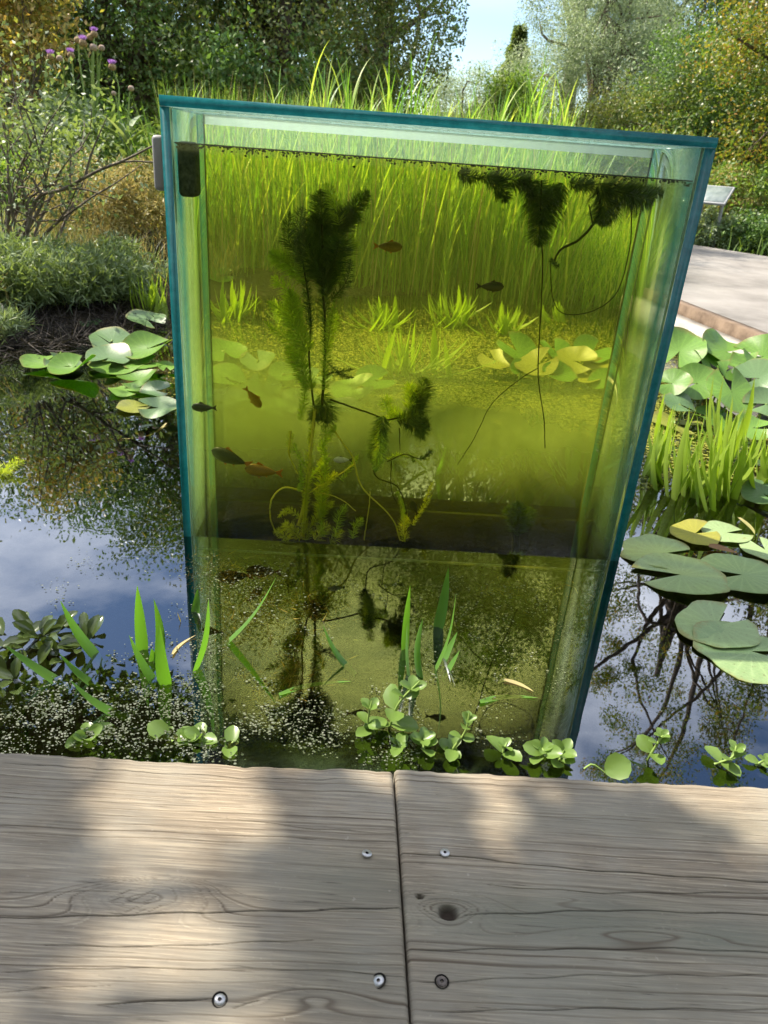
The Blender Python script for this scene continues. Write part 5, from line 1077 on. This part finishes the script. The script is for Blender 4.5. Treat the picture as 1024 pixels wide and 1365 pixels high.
# left bank
def bareshrub(label, Y, base_px, tops, seed, fol_n, fol_top, lmat, leaf=.03):
    r = np.random.default_rng(seed); p = aty(*base_px, Y); g = float(gz(np.array([p[0]]), np.array([Y]))[0]); b = np.array([p[0], Y, g]); t_ = thing('twiggy_shrub', label, 'shrub', b); parts = []; tips = []
    for (tx, ty) in tops:
        e_ = aty(tx, ty, Y + r.uniform(-.25, .25)) - b; a = np.array([r.normal(0, .05), r.normal(0, .05), 0]); L_ = smoothline([a, a + e_ * .5 + r.normal(0, .07, 3), a + e_], 14); parts.append(tube(L_, np.linspace(.012, .004, 14), 5))
        for _ in range(6):
            q = r.integers(4, 14); v = unit(e_ / np.linalg.norm(e_) + r.normal(0, .5, 3)) * r.uniform(.12, .4); parts.append(tube(smoothline([L_[q], L_[q] + v * .5 + r.normal(0, .02, 3), L_[q] + v], 5), np.linspace(.005, .0018, 5), 4)); tips.append(L_[q] + v)
        tips.append(L_[-1])
    V, F = merge(parts); obj('branches', mesh_np('branches', V, F, MAT['twig'], True), t_)
    tips = np.array(tips); w_ = np.clip((tips[:, 2] - fol_top) * 2 + .35, .08, 1); j = r.choice(len(tips), fol_n, p=w_ / w_.sum()); P = tips[j] + r.normal(0, .085, (fol_n, 3)); P = P[P[:, 2] > .03]
    V, F = leafset(r, P, leaf, leaf * .5, .2, -.2); obj('foliage', mesh_np('foliage', V, F, MAT[lmat]), t_)
bareshrub('tall twiggy golden leaved shrub at the top left corner', 6.0, (5, 262), [(-10, -60), (15, -70), (40, -10), (55, 30), (-40, -80), (30, 20), (55, 60), (5, -20), (-60, -40), (-30, -10), (45, 10), (60, 90), (20, -40), (-20, 30), (35, -60), (0, -90), (-50, -100), (48, 110), (10, 60)], 5, 8500, 1.0, 'gold_leaf', .042)
bareshrub('low spreading bare twigged shrub at the left picture edge', 4.0, (12, 325), [(-30, 200), (10, 180), (40, 190), (66, 200), (85, 228), (50, 178), (-10, 190), (95, 240), (70, 180), (20, 160), (60, 230), (110, 262)], 6, 2600, .3, 'grey_leaf', .03)
# long bare branch
Yb = 3.9; pts = [aty(x, y, Yb + q) for (x, y), q in zip([(20, 296), (45, 272), (85, 252), (130, 228), (165, 214), (203, 195)], np.linspace(0, -.3, 6))]; b = pts[0]; b = np.array([b[0], b[1], float(gz(np.array([b[0]]), np.array([b[1]]))[0])])
t_ = thing('bare_branch', 'long bare grey branch sticking out toward the tank from the left bank', 'branch', b); L_ = smoothline([b] + pts[1:], 24); V, F = tube(L_ - b, np.linspace(.011, .004, 24), 7); obj('stem', mesh_np('stem', V, F, MAT['twig'], True), t_)
pr = []
for q, d_ in ((6, (-.15, .05, .22)), (9, (.2, .0, -.02)), (12, (.1, 0, .2)), (15, (.22, 0, .03)), (4, (-.1, 0, .25))): pr.append(tube(smoothline([L_[q] - b, L_[q] - b + np.array(d_) * .5 + [0, 0, .02], L_[q] - b + np.array(d_) * 1.3], 6), np.linspace(.007, .002, 6), 5))
V, F = merge(pr); obj('twig', mesh_np('twig', V, F, MAT['twig'], True), t_)
GS = 'shrubs on the left bank'
shrub('leafy green bush behind the thistles at the tank left edge', 178, 330, 0, 5.5, .36, .4, .44, 6500, .045, 'green_leaf', 11, group=GS, cs=.12, cl=90)
shrub('grey green herb bush under the thistle heads', 105, 330, 0, 5.5, .45, .4, .43, 6500, .055, 'grey_leaf', 12, group=GS, cs=.12, cl=90)
shrub('bright yellow green herb low behind the twiggy shrub', 55, 330, 0, 5.3, .42, .35, .3, 3200, .055, 'green_leaf', 13, group=GS, cs=.11)
shrub('straw coloured dry herb mound beside the tank left edge', 190, 350, 0, 4.75, .3, .3, .30, 9000, .03, 'dry_leaf', 14, group=GS, cs=.08, cl=90, wl=.25)
shrub('pale dry mound in the middle of the left bank', 125, 350, 0, 4.6, .40, .3, .30, 9000, .03, 'dry_leaf', 15, group=GS, cs=.08, cl=90, wl=.25)
shrub('pinkish brown dry mound lowest beside the tank', 212, 365, 0, 4.6, .17, .2, .15, 4000, .03, 'gold_leaf', 16, group=GS, cs=.07, wl=.25)
shrub('grey green lavender like mound at the left edge', 5, 395, 0, 3.4, .36, .25, .13, 9000, .05, 'grey_leaf', 17, group=GS, cs=.08, cl=90, wl=.16)
shrub('dusty green mound in front of the dry herbs', 90, 400, 0, 3.62, .30, .25, .11, 8000, .05, 'grey_leaf', 18, group=GS, cs=.08, cl=90, wl=.16)
shrub('dusty green mound spilling toward the dark stalks', 150, 400, 0, 3.85, .26, .22, .11, 8000, .045, 'grey_leaf', 19, group=GS, cs=.08, cl=90, wl=.18)
shrub('small grey tuft on the rim of the left bank above the rock', 60, 418, 0, 3.5, .2, .15, .09, 4000, .045, 'grey_leaf', 20, group=GS, cs=.06, wl=.14)
shrub('grey tuft at the left edge below the rock', -5, 455, 0, 3.0, .12, .12, .05, 2000, .05, 'grey_leaf', 22, group=GS, cs=.05, wl=.1)
shrub('dark matted stalks between the dry mounds and the bright iris', 205, 385, 0, 4.45, .2, .14, .08, 4500, .07, 'mulch', 21, group=GS, cs=.06, wl=.08)
# dark dead litter and stalks on the mud rim
n = 2600; px = rng.uniform(-40, 235, n); py = 440 - px * .10 + rng.normal(0, 16, n); d = cF[None] * FPX + (px - 512)[:, None] * cR - (py - 682.5)[:, None] * cU; P = cC + d * ((.03 - EYE) / d[:, 2])[:, None]; P[:, 2] = np.maximum(gz(P[:, 0], P[:, 1]), 0) + .005
V, F = leaves(P, rdir(n) * [1, 1, .45] + [0, 0, .15], rdir(n), rng.uniform(.04, .16, n), .004, .1); tag(obj('bank_litter', mesh_np('bank_litter', V, F, MAT['mulch'])), 'dark dead stalks and litter along the muddy rim of the left bank', 'litter', kind='stuff')
# grasses covering the bank
n = 18000; x_ = rng.uniform(-6, -.9, n); y_ = rng.uniform(2.6, 8.5, n); x_[:12000] = rng.uniform(-2.7, -1.0, 12000); y_[:12000] = rng.uniform(3.0, 5.4, 12000); g_ = gz(x_, y_); ok = g_ > .05; P = np.stack([x_, y_, g_], 1)[ok]; n = len(P)
V, F = blades(P, rng.uniform(0, 6.28, n), np.abs(rng.normal(.1, .3, n)), rng.uniform(.08, .30, n), .005, rng.uniform(.1, .9, n), 4)
tag(obj('bank_grass', mesh_np('bank_grass', V, F, [MAT['grey_leaf'], MAT['dry_leaf']], mi=(np.repeat(rng.uniform(0, 1, n) < .5, 4)).astype(int))), 'thin mixed grass covering the left bank', 'grass', kind='stuff')
n = 9000; x_ = rng.uniform(-.5, 9, n); y_ = rng.uniform(6.5, 13, n); P = np.stack([x_, y_, gz(x_, y_)], 1)
def onpath(x, y):
    a = np.interp(x, far[:, 0][np.argsort(far[:, 0])], far[:, 1][np.argsort(far[:, 0])]); return y < a + .05
P = P[~onpath(P[:, 0], P[:, 1])]; n = len(P)
V, F = blades(P, rng.uniform(0, 6.28, n), np.abs(rng.normal(.1, .3, n)), rng.uniform(.1, .35, n), .012, rng.uniform(.1, .9, n), 4)
nn_ = 2600; xx = rng.uniform(.85, 2.2, nn_); yy = rng.uniform(4.9, 6.3, nn_); P2 = np.stack([xx, yy, gz(xx, yy)], 1); P2 = P2[(polydist(xx, yy) > -.3) & (yy > 4.9 + .0 * xx)]
P2 = P2[np.arctan2(P2[:, 0], P2[:, 1]) < .31]; nn_ = len(P2)
Vs, Fs = blades(P2, rng.uniform(0, 6.28, nn_), np.abs(rng.normal(.1, .2, nn_)), rng.uniform(.3, .62, nn_), .009, rng.uniform(.2, .9, nn_), 5)
tag(obj('bank_sedge', mesh_np('bank_sedge', Vs, Fs, MAT['reed'])), 'short green sedge between the reeds and the path seen through the tank right side', 'sedge', kind='stuff')
tag(obj('border_grass', mesh_np('border_grass', V, F, MAT['green_leaf'])), 'rough grass under the trees beyond the path', 'grass', kind='stuff')
# rock at left edge
import bmesh
bm = bmesh.new(); bmesh.ops.create_icosphere(bm, subdivisions=4, radius=1)
for v in bm.verts:
    c = np.array(v.co); f_ = 1 + .14 * math.sin(3.1 * c[0] + 1) * math.cos(2.7 * c[1]) + .07 * math.sin(7 * c[2] + 4 * c[0]) + .03 * math.sin(17 * c[0] + 11 * c[1]); v.co = Vector(c * f_ * np.array([.15, .09, .05]))
me = bpy.data.meshes.new('rock'); bm.to_mesh(me); bm.free(); me.materials.append(MAT['rock'])
for p_ in me.polygons: p_.use_smooth = True
p = atz(5, 410, .07); o_ = obj('rock', me, None, (p[0], p[1] - .25, .07)); o_.rotation_euler = (.1, -.25, .3); tag(o_, 'pale flat rock on the bank at the left picture edge', 'rock')

# thistles
def thistle(label, Y, foot, heads, seed):
    r = np.random.default_rng(seed); p = aty(*foot, Y); g = float(gz(np.array([p[0]]), np.array([Y]))[0]); b = np.array([p[0], Y, g]); t_ = thing('thistle', label, 'thistle', b, 'thistles on the left bank')
    main = None; hub = aty(foot[0], foot[1] - 150, Y) - b; V, F = tube(smoothline([np.zeros(3), hub * .5 + [.02, 0, 0], hub], 10), np.linspace(.013, .007, 10), 6); obj('stem', mesh_np('stem', V, F, MAT['stalk'], True), t_)
    for (hx, hy, sz, kind) in heads:
        e_ = aty(hx, hy, Y + r.uniform(-.1, .1)) - b; V, F = tube(smoothline([hub * r.uniform(.6, .95), hub * .3 + e_ * .7 + r.normal(0, .02, 3), e_], 8), np.linspace(.006, .004, 8), 5); obj('stem', mesh_np('stem', V, F, MAT['stalk'], True), t_)
        s = sz * Y / FPX * .42; V, F = lathe([(s * .2, -s * 1.0), (s * .8, -s * .75), (s, -s * .2), (s * .8, s * .35), (s * .45, s * .6), (0, s * .62)], 12)
        hd = obj('flower_head', mesh_np('flower_head', V, F, MAT['thistle_seed' if kind == 'seed' else 'thistle_bulb'], True), t_, tuple(e_ + [0, 0, s * .6]))
        if kind == 'purple':
            n_ = 150; a_ = r.uniform(0, 6.28, n_); q = r.uniform(0, .75, n_); D = np.stack([np.cos(a_) * q, np.sin(a_) * q, np.ones(n_)], 1); V, F = leaves(np.stack([np.cos(a_) * q * s * .7, np.sin(a_) * q * s * .7, np.full(n_, s * .4)], 1), D, rdir(n_, r), s * 1.25, s * .12, .1); obj('florets', mesh_np('florets', V, F, MAT['thistle_purple']), hd)
    n_ = 34; k_ = r.uniform(.1, 1.0, n_)[:, None]; P = hub * k_; az = r.uniform(0, 6.28, n_); V, F = blades(P, az, r.uniform(.5, 1.1, n_), r.uniform(.14, .28, n_), r.uniform(.03, .05, n_), r.uniform(.3, 1.1, n_), 5, 1.5, fold=.3); obj('leaves', mesh_np('leaves', V, F, MAT['grey_leaf']), t_)
thistle('tallest thistle crowned with a bunch of purple and faded heads', 5.0, (125, 320), [(126, 48, 10, 'purple'), (111, 60, 11, 'purple'), (104, 56, 10, 'bulb'), (121, 52, 10, 'bulb'), (125, 66, 11, 'seed'), (136, 66, 9, 'seed')], 1)
thistle('thistle with one lilac head leaning left of the bunch', 5.1, (70, 320), [(68, 78, 10, 'purple'), (80, 80, 9, 'seed')], 2)
thistle('thistle with a narrow budding head just left of the bunch', 4.9, (100, 320), [(95, 76, 10, 'purple')], 3)
thistle('thistle with one open purple head right of the bunch', 5.0, (150, 320), [(150, 92, 11, 'purple')], 4)
thistle('lowest thistle with a brown faded head at the right', 4.9, (170, 320), [(175, 120, 9, 'seed'), (152, 126, 7, 'seed')], 5)

# shrubs and lectern panels beyond the path
GP = 'shrubs beyond the path'
shrub('tall herb shrub behind the path at the right picture edge', 990, 320, 0, 9.0, .55, .45, .52, 6000, .05, 'green_leaf', 31, group=GP, cs=.16, cl=80)
shrub('pinkish dry flowering herb beneath the nearer info panel', 955, 320, 0, 9.1, .38, .35, .42, 4500, .045, 'dry_leaf', 32, group=GP, cs=.13, cl=70)
shrub('low grey cushion shrub along the far path edge', 945, 330, 0, 8.6, .42, .3, .2, 4500, .04, 'grey_leaf', 33, group=GP, cs=.1)
shrub('dark green cushion at the far path edge by the right picture edge', 1005, 340, 0, 8.4, .4, .3, .2, 4500, .045, 'dark_leaf', 34, group=GP, cs=.1)
shrub('broad herb shrub beyond the right picture edge', 1080, 330, 0, 9.0, .8, .5, .6, 6000, .05, 'green_leaf', 35, group=GP, cs=.18)
shrub('dark shrub behind the tank right edge beyond the path', 880, 320, 0, 9.8, .6, .5, .6, 6000, .06, 'dark_leaf2', 36, group=GP, cs=.2)
shrub('mid green shrub behind the right end of the reeds', 800, 310, 0, 9.0, .8, .6, .65, 7000, .06, 'green_leaf', 37, group=GP, cs=.2)
shrub('dark green shrub behind the right half of the reeds', 690, 300, 0, 9.4, .8, .6, .6, 7000, .06, 'dark_leaf2', 38, group=GP, cs=.2)
shrub('leafy shrub behind the left half of the reeds', 350, 260, 0, 8.0, .9, .6, .8, 8000, .06, 'dark_leaf', 39, group=GP, cs=.22)
def panel(label, px, py, Y, w_, d_, rz_):
    p = aty(px, py, Y); g = float(gz(np.array([p[0]]), np.array([Y]))[0]); t_ = thing('info_panel', label, 'sign', (p[0], Y, g), 'lectern info panels', rz_); h = p[2] - g
    for sx_ in (-1, 1):
        V, F = tube(np.array([(sx_ * w_ * .32, .05, -.05), (sx_ * w_ * .32, .04, h * .6), (sx_ * w_ * .32, .0, h - .02)]), .018, 8); obj('post', mesh_np('post', V, F, MAT['sign_metal'], True), t_)
    bd = obj('board', rounded(-w_ / 2, w_ / 2, -d_ / 2, d_ / 2, -.015, .012, .006, MAT['sign_metal'], 'board', 2), t_, (0, 0, h)); bd.rotation_euler = (rad(33), 0, 0)
    obj('face', rounded(-w_ / 2 + .02, w_ / 2 - .02, -d_ / 2 + .02, d_ / 2 - .02, .0125, .0165, .001, MAT['sign_face'], 'face', 1), bd)
panel('pale slanted info panel on a stand just right of the tank beyond the path', 952, 260, 8.5, .32, .30, rad(-35))
panel('smaller distant info panel at the right picture edge above the herb shrub', 1003, 243, 11.5, .5, .36, rad(-30))
